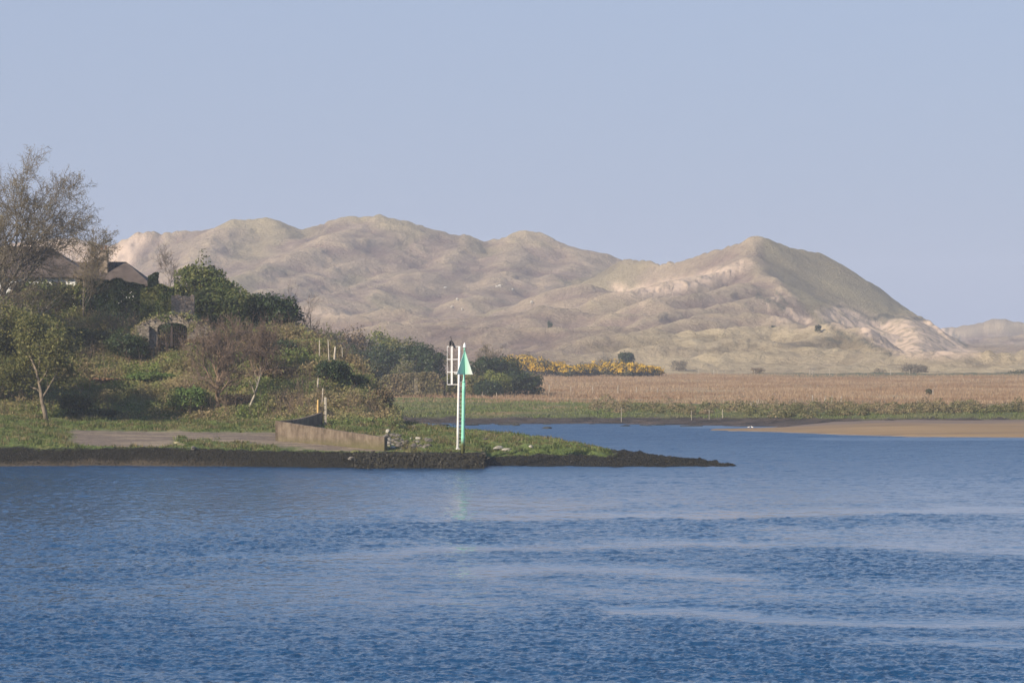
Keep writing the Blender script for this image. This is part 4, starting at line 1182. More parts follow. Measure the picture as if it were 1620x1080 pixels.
def blades(P, h, wd, r, per=3, lean=0.35):
    n = len(P)
    V = np.empty((n, per, 3, 3))
    for k in range(per):
        a = r.uniform(0, 2 * np.pi, n)
        dx, dy = np.cos(a) * wd * .5, np.sin(a) * wd * .5
        o = r.normal(size=(n, 2)) * wd * 0.7
        hh = h * r.uniform(0.6, 1.25, n)
        l = r.normal(size=(n, 2)) * lean * hh[:, None]
        b0 = P + np.stack([o[:, 0] - dx, o[:, 1] - dy, -0.05 * np.ones(n)], 1)
        b1 = P + np.stack([o[:, 0] + dx, o[:, 1] + dy, -0.05 * np.ones(n)], 1)
        tp = P + np.stack([o[:, 0] + l[:, 0], o[:, 1] + l[:, 1], hh], 1)
        V[:, k, 0], V[:, k, 1], V[:, k, 2] = b0, b1, tp
    return V.reshape(-1, 3), np.arange(n * per * 3).reshape(-1, 3)

r = np.random.default_rng(901)
# scrub and bramble cover of the slope
P, pp, rp, _ = scatter_net(head, 52000, r, 4.9, 7.9, -160, 625)
lush = fbm(P[:, 0] / 3.6, P[:, 1] / 3.0, 3, 201)
tall = np.clip(0.45 + 1.7 * lush, 0.08, 1.9) * (0.45 + 0.55 * sstep(4.9, 5.6, rp))
extra = np.repeat(np.where(tall > 0.6)[0], 3)
P = np.concatenate([P, P[extra] + r.normal(size=(len(extra), 3)) * np.array([.3, .3, .02])])
tall = np.concatenate([tall, tall[extra]])
C = np.repeat(P, 2, 0)
C = C + r.normal(size=C.shape) * np.array([.25, .25, .05])
C[:, 2] += np.repeat(tall, 2) * r.random(len(C)) * 0.85 + 0.03
V, Q = quads_at(C, unit(r.normal(size=C.shape) + np.array([0, -.25, .7])), 0.16, 0.6, r)
MAT["under"] = leafmat("undergrowth_leaf", [(0.055, 0.08, 0.02), (0.09, 0.115, 0.03), (0.13, 0.14, 0.042), (0.075, 0.10, 0.028), (0.105, 0.085, 0.045)],
                       [(0.10, 0.08, 0.038), (0.145, 0.11, 0.058), (0.20, 0.155, 0.08)], 0.16, transl=0.45, gain=2.0)
uo = mesh_np("undergrowth", V, Q, MAT["under"])
tag(uo, "tangled green and brown undergrowth covering the headland slope", "undergrowth", kind="stuff")
# bare stems and brushwood standing in the scrub
P, pp, rp, _ = scatter_net(head, 5500, r, 5.0, 7.9, -160, 600)
ok = fbm(P[:, 0] / 4.5, P[:, 1] / 4.5, 3, 209) + 0.25 * ((pp > 280) & (pp < 520)) > 0.1
P = P[ok]
st_ = []
for q in P:
    h_ = r.uniform(0.7, 2.3)
    l_ = r.normal(size=2) * 0.28 * h_
    top_ = q + np.array([l_[0], l_[1], h_])
    mid_ = (q + top_) / 2 + r.normal(size=3) * 0.08
    st_.append(([q, mid_, top_], [0.014, 0.011, 0.006]))
    for t_ in range(3):
        a_ = mid_ + (top_ - mid_) * r.uniform(-.3, .8)
        st_.append(([a_, a_ + np.array([*(r.normal(size=2) * .3), r.uniform(.2, .6)]) * h_ * .5], [0.009, 0.005]))
V, Q = thin_tubes(st_, 3)
bo = mesh_np("brushwood", V, Q, MAT["darktwig"])
tag(bo, "reddish-brown bare stems and brushwood standing in the slope's scrub", "brushwood", kind="stuff")
# grass of the bank, of the strip under the slope and of the spit
P, pp, rp, ij = scatter_net(head, 70000, r, 2.2, 8.3, -160, 965)
tr_ = track[ij]
wd_ = weed_a[ij]
ok = (r.random(len(P)) > tr_ * 1.3) & (wd_ < 0.45) & ~((rp > 5.15) & (pp < 600)) & ~((pp > 440) & (pp < 600) & (rp < 4.0))
P = P[ok]
hh = np.clip(0.17 + 0.28 * fbm(P[:, 0] / 2.2, P[:, 1] / 2.2, 3, 203), 0.06, 0.5)
V, Q = blades(P, hh, 0.11, r, 3, 0.4)
MAT["grass"] = leafmat("bank_grass", [(0.06, 0.09, 0.02), (0.095, 0.13, 0.03), (0.14, 0.155, 0.048)], [(0.10, 0.10, 0.035), (0.17, 0.14, 0.06), (0.25, 0.19, 0.10)], 0.45, gain=1.05)
go = mesh_np("grass", V, Q, MAT["grass"])
tag(go, "rough green and straw grass of the bank and the spit", "grass", kind="stuff")
# seaweed on the foreshore
P, pp, rp, ij = scatter_net(head, 14000, r, 1.05, 2.15, -160, 1165)
P2, pp2, rp2, ij2 = scatter_net(head, 9000, r, 1.05, 7.5, 960, 1160)
P = np.concatenate([P, P2])
C = P + np.stack([np.zeros(len(P)), -0.03 * np.ones(len(P)), r.uniform(-.02, 0.06, len(P))], 1)
V, Q = quads_at(C, unit(r.normal(size=C.shape) * .45 + np.array([0, -.4, .8])), 0.075, 0.7, r)
MAT["weed"] = leafmat("bladder_wrack", [(0.006, 0.006, 0.004), (0.014, 0.012, 0.007), (0.03, 0.024, 0.012), (0.04, 0.034, 0.014)], None, transl=0.0, rough=0.6, gain=0.7)
so = mesh_np("seaweed", V, Q, MAT["weed"])
tag(so, "dark bladder wrack matted over the foreshore bank", "seaweed", kind="stuff")
# reeds and marsh grasses
P, pp, rp, ij = scatter_net(marsh, 170000, r, 3.2, 5.85, -60, 1720)
ra = rust_a[ij] * (1 - 0.8 * band_a[ij]) * (1 - 0.75 * straw_a[ij])
ok = r.random(len(P)) < ra
P = P[ok]
V, Q = blades(P, np.clip(0.42 + 0.3 * fbm(P[:, 0] / 12, P[:, 1] / 6, 3, 205), .12, .9) * (0.5 + 0.5 * ra[ok]), 0.08, r, 3, 0.25)
MAT["reed"] = leafmat("dry_reed", [(0.23, 0.155, 0.09), (0.36, 0.25, 0.15), (0.47, 0.35, 0.22)], [(0.20, 0.125, 0.07), (0.33, 0.215, 0.125)], 0.05, gain=1.1, transl=0.35)
ro = mesh_np("reeds", V, Q, MAT["reed"])
tag(ro, "dense rust-coloured reeds across the marsh", "reeds", kind="stuff")
P, pp, rp, ij = scatter_net(marsh, 30000, r, 2.2, 3.95, -60, 1720)
V, Q = blades(P, np.clip(0.2 + 0.25 * fbm(P[:, 0] / 5, P[:, 1] / 5, 2, 207), .08, .6), 0.16, r, 3, 0.4)
MAT["mgrass"] = leafmat("marsh_turf", [(0.06, 0.085, 0.022), (0.095, 0.118, 0.034), (0.13, 0.145, 0.048)], [(0.09, 0.10, 0.04), (0.15, 0.135, 0.065)], 0.12)
mo = mesh_np("marsh_grass", V, Q, MAT["mgrass"])
tag(mo, "short green salt-marsh grass along the far bank", "grass", kind="stuff")
# rush tussocks along the far bank, thicker to the right
Cs, Ns = [], []
for k in range(520):
    px = 1700 - 760 * r.random() ** 1.25
    Yk = 338.5 + 34 * r.random() ** 1.5 + max(0, (1150 - px)) * 0.05
    w_ = r.uniform(0.5, 1.3) * (1 + 0.6 * (r.random() < .2))
    x, z = wx(px, Yk), marsh.z(px, Yk)
    if z < 0.8:
        continue
    n = int(110 * w_)
    D = unit(r.normal(size=(n, 3)))
    D[:, 2] = np.abs(D[:, 2])
    Cs.append(np.array([x, Yk, z]) + D * np.array([w_ * .7, w_ * .7, w_ * r.uniform(.5, 1.0)]) * (0.7 + .3 * r.random((n, 1))))
    Ns.append(D)
C, D = np.concatenate(Cs), np.concatenate(Ns)
V, Q = quads_at(C, unit(D + r.normal(size=D.shape) * .6), 0.17, 0.6, r)
MAT["tuss"] = leafmat("rush_tussock", [(0.05, 0.055, 0.02), (0.10, 0.10, 0.036), (0.16, 0.14, 0.06)], [(0.13, 0.10, 0.055), (0.20, 0.15, 0.08)], 0.15)
to = mesh_np("rush_tussocks", V, Q, MAT["tuss"])
tag(to, "clumped olive rush tussocks lining the far bank", "rushes", kind="stuff")

# ------------------------------------------------------------------ masonry, house, beacons, posts and small things
MAT["slate"] = simple("brown_roof_tiles", (0.055, 0.042, 0.036), (0.10, 0.078, 0.066), 1.4, 0.85, 0.03)
MAT["limewash"] = simple("white_render", (0.70, 0.68, 0.63), (0.82, 0.80, 0.76), 0.8, 0.85)
MAT["glass"] = simple("window_glass", (0.02, 0.025, 0.03), (0.03, 0.035, 0.045), 1.0, 0.08, spec=0.6)
MAT["chim"] = simple("rendered_chimney", (0.18, 0.14, 0.10), (0.30, 0.235, 0.175), 1.6, 0.9, 0.02)
MAT["pot"] = simple("clay_pot", (0.26, 0.12, 0.07), (0.34, 0.17, 0.10), 3.0, 0.85)
MAT["darkwood"] = simple("dark_joinery", (0.04, 0.03, 0.025), (0.07, 0.055, 0.045), 2.0, 0.7)
m, t, out = newmat("white_mast_paint")
b = NB(t)
pos = b.pos()
n_ = b.noise(pos, 2.2, 5, 0.7, (1, 1, 0.35))
c = b.ramp(n_, [(0.30, (0.40, 0.33, 0.26)), (0.42, (0.66, 0.62, 0.56)), (0.6, (0.78, 0.76, 0.72))])
b.bsdf(out, c, 0.55, spec=0.35)
MAT["white_paint"] = m
MAT["post"] = simple("bleached_wood", (0.33, 0.28, 0.21), (0.52, 0.46, 0.37), 2.0, 0.9, 0.01)
MAT["wirepost"] = simple("grey_post_wood", (0.26, 0.22, 0.17), (0.42, 0.37, 0.29), 2.0, 0.9, 0.01)
MAT["iron"] = simple("rusty_iron", (0.022, 0.018, 0.016), (0.06, 0.038, 0.028), 4.0, 0.7)
MAT["bird"] = simple("black_plumage", (0.008, 0.008, 0.009), (0.022, 0.021, 0.02), 8.0, 0.5)
MAT["gull"] = simple("white_plumage", (0.74, 0.74, 0.72), (0.82, 0.82, 0.82), 5.0, 0.7)
MAT["wool"] = simple("sheep_wool", (0.42, 0.39, 0.33), (0.56, 0.53, 0.46), 6.0, 0.95)
MAT["yellowwood"] = simple("yellow_board", (0.42, 0.27, 0.10), (0.55, 0.37, 0.15), 2.0, 0.85)

def stone_mat(name, a, bb, moss, scale, mossiness):
    m, t, out = newmat(name)
    b = NB(t)
    pos = b.pos()
    v = b.n("ShaderNodeTexVoronoi", feature='DISTANCE_TO_EDGE')
    v.inputs["Scale"].default_value = scale
    mp = b.n("ShaderNodeMapping")
    mp.inputs["Scale"].default_value = (0.7, 0.7, 1.3)
    b.l(pos, mp.inputs[0]); b.l(mp.outputs[0], v.inputs["Vector"])
    n = b.noise(pos, 1.1, 5, 0.65)
    c = b.ramp(n, [(0.35, a), (0.65, bb)])
    j = b.ramp(v.outputs["Distance"], [(0.0, (0, 0, 0)), (0.08, (1, 1, 1))])
    c = b.mix(j, tuple(k * 0.75 for k in a), c)
    c = b.mix(b.ramp(b.noise(pos, 0.7, 4, 0.6), [(0.62 - mossiness, (0, 0, 0)), (0.74 - mossiness, (1, 1, 1))]), c, moss)
    b.bsdf(out, c, 0.92, b.bump(j, 0.05), spec=0.15)
    return m
MAT["stone"] = stone_mat("mossy_stone", (0.13, 0.11, 0.09), (0.27, 0.225, 0.175), (0.09, 0.085, 0.035), 2.6, 0.13)
MAT["pinkstone"] = stone_mat("pinkish_stone", (0.27, 0.20, 0.145), (0.42, 0.32, 0.235), (0.20, 0.165, 0.09), 3.0, 0.06)
MAT["ruinstone"] = stone_mat("overgrown_stone", (0.13, 0.11, 0.075), (0.21, 0.175, 0.12), (0.12, 0.11, 0.045), 1.6, 0.16)

m, t, out = newmat("stained_concrete")
b = NB(t)
g = b.n("ShaderNodeNewGeometry")
pos = g.outputs["Position"]
sx = b.n("ShaderNodeSeparateXYZ"); b.l(pos, sx.inputs[0])
n1 = b.noise(pos, 1.6, 6, 0.7)
drip = b.noise(pos, 2.2, 5, 0.65, (1.0, 1.0, 0.12))
c = b.ramp(b.math('ADD', b.math('MULTIPLY', n1, .5), b.math('MULTIPLY', drip, .5)), [(0.38, (0.07, 0.052, 0.037)), (0.5, (0.135, 0.102, 0.072)), (0.62, (0.20, 0.158, 0.112))])
wet = b.math('ADD', sx.outputs["Z"], b.math('MULTIPLY', n1, 0.7))
alg = b.n("ShaderNodeMapRange"); alg.inputs[1].default_value = 1.75; alg.inputs[2].default_value = 2.5; alg.inputs[3].default_value = 1; alg.inputs[4].default_value = 0
b.l(wet, alg.inputs[0])
c = b.mix(b.math('MULTIPLY', alg.outputs[0], 0.85), c, (0.095, 0.085, 0.036))
b.bsdf(out, c, 0.9, b.bump(n1, 0.05), spec=0.2)
MAT["concrete"] = m

def profile_wall(name, prof, thick, mat, parent, n=1, rough=0.0, seed=1):
    """wall along a plan line: prof rows (x, y, ztop, zbot), all in the parent's frame; thickness goes to the left of the walk"""
    r = np.random.default_rng(seed)
    P = np.array(prof, float)
    d = unit(np.gradient(P[:, :2], axis=0))
    nrm = np.stack([-d[:, 1], d[:, 0]], 1) * thick
    k = len(P)
    mb = MB()
    v = []
    for i in range(k):
        j1, j2 = r.normal(size=2) * rough
        v += [(P[i, 0], P[i, 1], P[i, 3]), (P[i, 0], P[i, 1] + j1, P[i, 2]), (P[i, 0] + nrm[i, 0], P[i, 1] + nrm[i, 1] + j2, P[i, 2]), (P[i, 0] + nrm[i, 0], P[i, 1] + nrm[i, 1], P[i, 3])]
    f = []
    for i in range(k - 1):
        a = 4 * i
        for q in range(4):
            f.append((a + q, a + 4 + q, a + 4 + (q + 1) % 4, a + (q + 1) % 4))
    f += [(0, 1, 2, 3), (4 * k - 1, 4 * k - 2, 4 * k - 3, 4 * k - 4)]
    mb.add(v, f)
    return mb.build(name, mat, parent)

# concrete slip wall
xo, yo = wx(440, 225), 225.0
o = empty("concrete_wall", (xo, yo, 1.7), "low stained concrete wall with a shaded curved return at the end of the gravel track", "wall")
def lp(px, py, Y, zb):
    return (wx(px, Y) - xo, Y - yo, zof(py, Y) - 1.7, zb - 1.7)
fr = []
for i in range(29):
    f = i / 28
    px = 440 + 168 * f
    Y = 225 - 8.4 * f
    fr.append(lp(px, 666 + 25.5 * f ** 0.95 + 0.35 * math.sin(i * 2.2), Y, 0.6))
profile_wall("front_wall", fr, 0.32, MAT["concrete"], o)
rt = []
for i in range(15):
    f = i / 14
    px = 441.5 + 69 * f
    Y = 225.4 + 13.2 * f
    top = 665.5 - 13.5 * f ** 1.9
    rt.append(lp(px, top, Y, 1.0))
profile_wall("return_wall", rt, 0.3, MAT["concrete"], o)

# quay of dark weed-covered stone under the beacons
o = empty("weedy_quay", (wx(690, 213), 213, -0.5), "dark squared quay end matted with seaweed, under the two beacons", "quay")
r = np.random.default_rng(77)
nx, nz = 120, 10
front = []
V = []
for j in range(nz + 1):
    for i in range(nx + 1):
        f = i / nx
        px = 560 + 206 * f
        Y = 211.9 + 0.7 * (1 - f)
        zz = -0.6 + (1.12 - 0.02 * f + 0.6) * j / nz
        bulge = 0.10 * pnoise(px / 9, zz * 2.2, 5) + 0.07 * pnoise(px / 3, zz * 6, 6)
        V.append((wx(px, Y), Y + 0.25 * j / nz + bulge, zz))
nF = len(V)
for i in range(nx + 1):                                # back edge of the top
    f = i / nx
    px = 560 + 206 * f
    V.append((wx(px, 217.4) - 0.0 * f, 217.4, 1.16 + 0.04 * pnoise(px / 5, 3, 8)))
Q = [tuple(q) for q in grid_faces(nz + 1, nx + 1)]
for i in range(nx):
    a = nz * (nx + 1) + i
    Q.append((a, a + 1, nF + i + 1, nF + i))
fan = [j * (nx + 1) + nx for j in range(nz + 1)] + [nF + nx]
V.append((V[nF + nx][0], V[nF + nx][1], -0.6))
fan.append(len(V) - 1)
Va = [(x - o.location.x, y - o.location.y, z - o.location.z) for x, y, z in V]
mb = MB().add(Va, Q + [tuple(fan)])
MAT["weedstone"] = simple("weedy_stone", (0.007, 0.007, 0.004), (0.022, 0.019, 0.010), 3.0, 0.8, 0.12)
mb.build("quay_face", MAT["weedstone"], o, smooth=True)
fr_ = np.array(Va[:nF])
k = r.integers(0, nF, 1500)
C = fr_[k] + r.normal(size=(1500, 3)) * np.array([.12, .03, .08]) + np.array([0, -.04, 0])
VV, QQ = quads_at(C, unit(r.normal(size=C.shape) * .3 + np.array([0, -1, .3])), 0.09, 1.8, r)
mesh_np("wrack", VV, QQ, MAT["weed"], o)["kind"] = "stuff"

# green beacon
def rel(base):
    return lambda px, py, Y, dy=0.0: Vector(((px - CX) / F * Y, Y + dy, zof(py, Y))) - Vector(base)
GYb = 213.2
zb_ = zof(721.5, GYb)
gb = (wx(732, GYb), GYb, zb_)
L_ = rel(gb)
o = empty("beacon", gb, "slender green beacon pole with a pointed cone topmark and white lantern", "beacon")
m, t, out = newmat("green_beacon_paint")
b = NB(t)
tc = b.n("ShaderNodeTexCoord").outputs["Object"]
sx = b.n("ShaderNodeSeparateXYZ"); b.l(tc, sx.inputs[0])
n_ = b.noise(tc, 5.0, 4, 0.6, (1, 1, 0.3))
gcol = b.ramp(n_, [(0.3, (0.19, 0.52, 0.35)), (0.7, (0.30, 0.64, 0.47))])
hz_ = b.math('ADD', sx.outputs["Z"], b.math('MULTIPLY', n_, 0.7))
sl = b.n("ShaderNodeMapRange"); sl.inputs[1].default_value = 1.15; sl.inputs[2].default_value = 1.75; sl.inputs[3].default_value = 1; sl.inputs[4].default_value = 0
b.l(hz_, sl.inputs[0])
gcol = b.mix(sl.outputs[0], gcol, (0.10, 0.10, 0.03))
b.bsdf(out, gcol, 0.45, spec=0.4)
MAT["green_paint"] = m
lower = [L_(732, 721.5, GYb) - Vector((0, 0, .35)), L_(732.4, 693, GYb), L_(732.9, 660, GYb), L_(733.5, 618, GYb), L_(733.8, 605, GYb)]
MB().loft(lower, [.128, .128, .125, .122, .12], 20).build("pole", MAT["green_paint"], o, smooth=True)
MB().loft([L_(733.8, 605, GYb), L_(733.9, 602, GYb), L_(734.0, 600, GYb), L_(734.3, 592, GYb), L_(734.6, 560, GYb)], [.12, .105, .075, .07, .06], 16).build("upper_pole", MAT["green_paint"], o, smooth=True)
for py in (638, 664, 692):
    q = L_(732.2 + (721 - py) / 115 * 1.55, py, GYb)
    MB().loft([q - Vector((0, 0, .035)), q + Vector((0, 0, .035))], [.15, .15], 20).build("flange", MAT["green_paint"], o)
# cone topmark: two crossed plates, faded outwards, left half painted lighter against its shade
m, t, out = newmat("faded_lit_plate")
b = NB(t)
tc = b.n("ShaderNodeTexCoord").outputs["Object"]
sx = b.n("ShaderNodeSeparateXYZ"); b.l(tc, sx.inputs[0])
ux = b.math('DIVIDE', sx.outputs["X"], 0.62)
n_ = b.noise(tc, 4.0, 4, 0.6)
fade = b.math('ADD', b.math('ABSOLUTE', ux), b.math('MULTIPLY', b.math('SUBTRACT', n_, .5), 0.25))
cL_lifted = b.ramp(fade, [(0.1, (0.32, 0.68, 0.52)), (0.5, (0.42, 0.72, 0.58)), (0.95, (0.74, 0.78, 0.70))])  # lighter green lifts the half that lies in shade
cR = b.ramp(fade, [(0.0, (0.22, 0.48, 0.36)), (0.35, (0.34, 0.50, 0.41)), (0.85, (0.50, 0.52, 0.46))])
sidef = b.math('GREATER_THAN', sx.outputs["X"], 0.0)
b.bsdf(out, b.mix(sidef, cL_lifted, cR), 0.5, spec=0.4)
MAT["plate"] = m
apex = L_(734.7, 554.5, GYb)
bot = L_(735.3, 592, GYb)
cone = empty("topmark", bot, None, None)
del_keys = [k_ for k_ in cone.keys()]
mb = MB()
hz_t = apex.z - bot.z
Wp = 0.86
for an in (45, -45):
    R = Matrix.Rotation(math.radians(an), 3, 'Z')
    vs = []
    for th in (-0.012, 0.012):
        vs += [R @ Vector((-Wp, th, 0)), R @ Vector((Wp, th, 0)), R @ Vector((0.03, th, hz_t)), R @ Vector((-0.03, th, hz_t))]
    mb.add(vs, [(0, 1, 2, 3), (7, 6, 5, 4), (0, 4, 5, 1), (1, 5, 6, 2), (2, 6, 7, 3), (3, 7, 4, 0)])
bpy.data.objects.remove(cone)
tm = mb.build("topmark", MAT["plate"], o)
tm.location = bot
MB().loft([apex - Vector((0, 0, .05)), L_(734.9, 549.5, GYb)], [.06, .05], 12).build("spike", MAT["green_paint"], o, smooth=True)
q = L_(735, 549.5, GYb)
MB().loft([q, q + Vector((0, 0, .05)), q + Vector((0, 0, .07)), q + Vector((0, 0, .2)), q + Vector((0, 0, .3)), q + Vector((0, 0, .36))], [.13, .13, .10, .095, .05, .012], 14).build("lantern", MAT["white_paint"], o, smooth=True)
lad = empty("ladder", (0, 0, 0), None, None)
bpy.data.objects.remove(lad)
la = MB()
xa = -0.36
la.tube(L_(733.3, 604, GYb) + Vector((xa, .05, 0)), L_(732.2, 704, GYb) + Vector((xa, .05, 0)), .014, n=6)
ldr = la.build("ladder", MAT["white_paint"], o)
for i in range(17):
    py = 604 + i * 6.2
    q = L_(732.1 + (721 - py) / 115 * 1.2, py, GYb)
    MB().tube(q + Vector((xa, .05, 0)), q + Vector((-.1, .03, 0)), .009, n=6).build("rung", MAT["white_paint"], ldr)

# white mast with the side frame
WYb = 217.6
wb = (wx(724, WYb), WYb, zof(711.5, WYb))
L_ = rel(wb)
o = empty("mast", wb, "white mast with a ladder-like open frame on its left side, behind the green pole", "mast")
mm_ = [L_(724, 714, WYb), L_(724.6, 672, WYb), L_(725.6, 618, WYb), L_(726.9, 547.5, WYb)]
MB().loft(mm_, [.094, .092, .09, .086], 16).build("pole", MAT["white_paint"], o, smooth=True)
q = L_(724, 711.5, WYb)
MB().loft([q, q + Vector((0, 0, .12)), q + Vector((0, 0, .13))], [.26, .26, .12], 8).build("base", MAT["white_paint"], o)
for py in (548, 568.2, 588.4, 608):
    MB().box((L_(707.6, py, WYb) + L_(726, py, WYb)) / 2, ((726 - 707.6) / F * WYb, .06, .055)).build("crossbar", MAT["white_paint"], o)
MB().box((L_(714.9, 548, WYb) + L_(714.4, 608, WYb)) / 2 + Vector((0, .0, 0)), (.15, .05, 60 / F * WYb - .06)).build("board", MAT["white_paint"], o)
MB().tube(L_(707.6, 548, WYb), L_(707.6, 608, WYb), .018, n=8).build("rail", MAT["white_paint"], o)
MB().box(L_(721, 590.5, WYb), (.22, .18, .07)).build("bracket", MAT["white_paint"], o)

# cormorant drying its wings on the frame
cb = (wx(715.2, WYb), WYb, zof(547.6, WYb))
o = empty("cormorant", cb, "black cormorant with raised neck and half-open wings perched on the white frame", "bird", rz=math.radians(-35))
bd = MB()
bd.loft([(-.30, 0, -.17), (-.22, 0, -.06), (-.12, 0, .10), (-.03, 0, .26), (.03, 0, .36), (.08, 0, .45), (.095, 0, .53), (.085, 0, .60), (.09, 0, .66), (.12, 0, .70), (.17, 0, .71), (.23, 0, .70), (.295, 0, .69), (.305, 0, .678)],
        [(.05, .012), (.075, .05), (.105, .095), (.10, .09), (.07, .065), (.045, .042), (.034, .032), (.03, .03), (.03, .032), (.036, .036), (.03, .026), (.014, .013), (.009, .009), (.004, .004)], 12)
body = bd.build("body", MAT["bird"], o, smooth=True)
body.rotation_euler = (0, 0, math.radians(180))
for s_ in (-1, 1):
    wv_ = []
    for k_, (yy, zt, zbm, xx) in enumerate([(.06, .36, .10, -.04), (.11, .42, .06, -.06), (.17, .38, -.02, -.09), (.20, .28, -.06, -.11)]):
        for th in (-.012, .012):
            wv_ += [(xx + th, s_ * yy, zt), (xx + th, s_ * yy, zbm)]
    ff = []
    for i in range(3):
        a = 4 * i
        ff += [(a, a + 4, a + 5, a + 1), (a + 2, a + 3, a + 7, a + 6), (a, a + 2, a + 6, a + 4), (a + 1, a + 5, a + 7, a + 3)]
    ff += [(0, 1, 3, 2), (12, 14, 15, 13)]
    MB().add(wv_, ff).build("wing", MAT["bird"], o)
    MB().loft([(.0, s_ * .05, .10), (.01, s_ * .05, .03), (-.06, s_ * .055, .026)], [.018, .013, .016], 6).build("foot", MAT["bird"], o)

# house on the brow
HYb = 287.0
hb = (wx(60, HYb), HYb, zof(478, HYb))
L_ = rel(hb)
o = empty("house", hb, "white house with brown hipped roofs half hidden by the bare tree", "house")
def hip_roof(px0, px1, ridge_px0, ridge_px1, py_r, py_e, dep, yoff):
    a0, a1 = L_(px0, py_e, HYb).x, L_(px1, py_e, HYb).x
    r0_, r1_ = L_(ridge_px0, py_r, HYb).x, L_(ridge_px1, py_r, HYb).x
    ze, zr = L_(0, py_e, HYb).z, L_(0, py_r, HYb).z
    y0, y1, ym = yoff, yoff + dep, yoff + dep / 2
    v = [(a0, y0, ze), (a1, y0, ze), (a1, y1, ze), (a0, y1, ze), (r0_, ym, zr), (r1_, ym, zr),
         (a0, y0, ze - .18), (a1, y0, ze - .18), (a1, y1, ze - .18), (a0, y1, ze - .18)]
    f = [(0, 1, 5, 4), (1, 2, 5), (2, 3, 4, 5), (3, 0, 4), (0, 6, 7, 1), (1, 7, 8, 2), (2, 8, 9, 3), (3, 9, 6, 0), (9, 8, 7, 6)]
    return MB().add(v, f)
def walls(px0, px1, py_t, dep, yoff):
    a, b_ = L_(px0, py_t, HYb).x, L_(px1, py_t, HYb).x
    zt = L_(0, py_t, HYb).z - .19
    return MB().box(((a + b_) / 2, yoff + dep / 2, (zt - .8) / 2), (b_ - a, dep, zt + .8))
walls(-170, 118, 436, 7.2, 0.5).build("wall", MAT["limewash"], o)
rf1 = hip_roof(-186, 146, -128, 63, 387.5, 436, 8.2, 0).build("roof", MAT["slate"], o)
walls(112, 222, 449, 5.4, 2.6).build("wall", MAT["limewash"], o)
rf2 = hip_roof(92, 235, 100, 188, 411.5, 449, 6.4, 2.1).build("roof", MAT["slate"], o)
c0, c1 = L_(148.5, 394, HYb), L_(161.5, 436, HYb)
chm = MB().box(((c0.x + c1.x) / 2, 4.2, (c0.z + c1.z) / 2), (c1.x - c0.x, 0.95, c0.z - c1.z))
chm.box(((c0.x + c1.x) / 2, 4.2, c0.z + .06), (c1.x - c0.x + .14, 1.1, .12))
ch_ = chm.build("chimney", MAT["chim"], o)
for dx in (-.2, .2):
    MB().loft([((c0.x + c1.x) / 2 + dx, 4.2, c0.z + .12), ((c0.x + c1.x) / 2 + dx, 4.2, c0.z + .5)], [.12, .1], 10).build("chimney_pot", MAT["pot"], ch_)
for px in (-90, -40, 34, 92):
    q = L_(px, 456, HYb)
    wf = MB().box((q.x, .46, q.z), (1.25, .1, 1.35)).build("window", MAT["darkwood"], o)
    MB().box((q.x, .42, q.z), (1.08, .03, 1.18)).build("pane", MAT["glass"], wf)
q = L_(5, 459, HYb)
dr = MB().box((q.x + 1.2, .45, .95), (1.0, .1, 2.1)).build("door", MAT["darkwood"], o)

# stone gable in the hedge
q0 = (wx(289, 272), 272.0, zof(500, 272))
L_ = rel(q0)
o = empty("stone_gable", q0, "bare pinkish stone gable end standing between hedge and evergreens", "wall")
pr = []
for i in range(11):
    px = 271 + 36 * i / 10
    pr.append((L_(px, 0, 272).x, 0.0, L_(0, 467 + 1.5 * math.sin(i * 1.9) + (1.5 if 4 < i < 9 else 0), 272).z, -1.0))
profile_wall("masonry", pr, 0.6, MAT["pinkstone"], o, rough=.01)

# archway with an iron gate
AYb = 262.3
q0 = (wx(272, AYb), AYb, zof(547, AYb))
L_ = rel(q0)
o = empty("stone_archway", q0, "mossy stone archway in a crumbling wall at the top of the slope", "archway")
tx = [206, 214, 225, 238, 250, 265, 280, 295, 304, 318, 330, 342]
ty = [530, 519, 509, 502.5, 500, 498, 497, 498, 500.5, 509, 518, 529]
pr = []
for px in np.concatenate([np.linspace(206, 248.5, 18), np.linspace(249, 296, 32), np.linspace(296.5, 342, 20)]):
    top = np.interp(px, tx, ty) + 0.7 * math.sin(px * 1.3)
    if 249 <= px <= 296:
        f = (px - 272.5) / 23.5
        botm = 519 - 8.5 * math.sqrt(max(0, 1 - f * f))
    else:
        botm = 566
    pr.append((L_(px, 0, AYb).x, 0.0, L_(0, top, AYb).z, L_(0, botm, AYb).z))
profile_wall("masonry", pr, 0.75, MAT["stone"], o, rough=.012, seed=3)
q_ = L_(226, 528, AYb)
pb = MB().box((q_.x, -.32, q_.z - .2), (1.35, .55, 1.9))
pb.build("pier", MAT["stone"], o, bevel=.08)
r = np.random.default_rng(55)
C = np.array([(L_(px, 0, AYb).x, 0.2, L_(0, np.interp(px, tx, ty), AYb).z) for px in r.uniform(208, 340, 420)]) + r.normal(size=(420, 3)) * np.array([.1, .3, .12])
px_ = r.uniform(206, 342, 1500)
C2 = np.stack([(px_ - 272) / F * AYb, -.06 - .2 * r.random(1500), np.array([L_(0, v_, AYb).z for v_ in np.interp(px_, tx, ty)]) - r.random(1500) ** 1.3 * 2.6], 1)
ok_ = ((px_ < 246) | (px_ > 299) | (C2[:, 2] > L_(0, 509, AYb).z)) & (fbm(C2[:, 0] * .9, C2[:, 2] * .9, 3, 301) > .05)
C = np.concatenate([C, C2[ok_]])
VV, QQ = quads_at(C, unit(r.normal(size=C.shape) + np.array([0, -.4, .4])), 0.17, .7, r)
iv = mesh_np("ivy", VV, QQ, MAT["under"], o); iv["kind"] = "stuff"
gbz = zof(546, AYb)
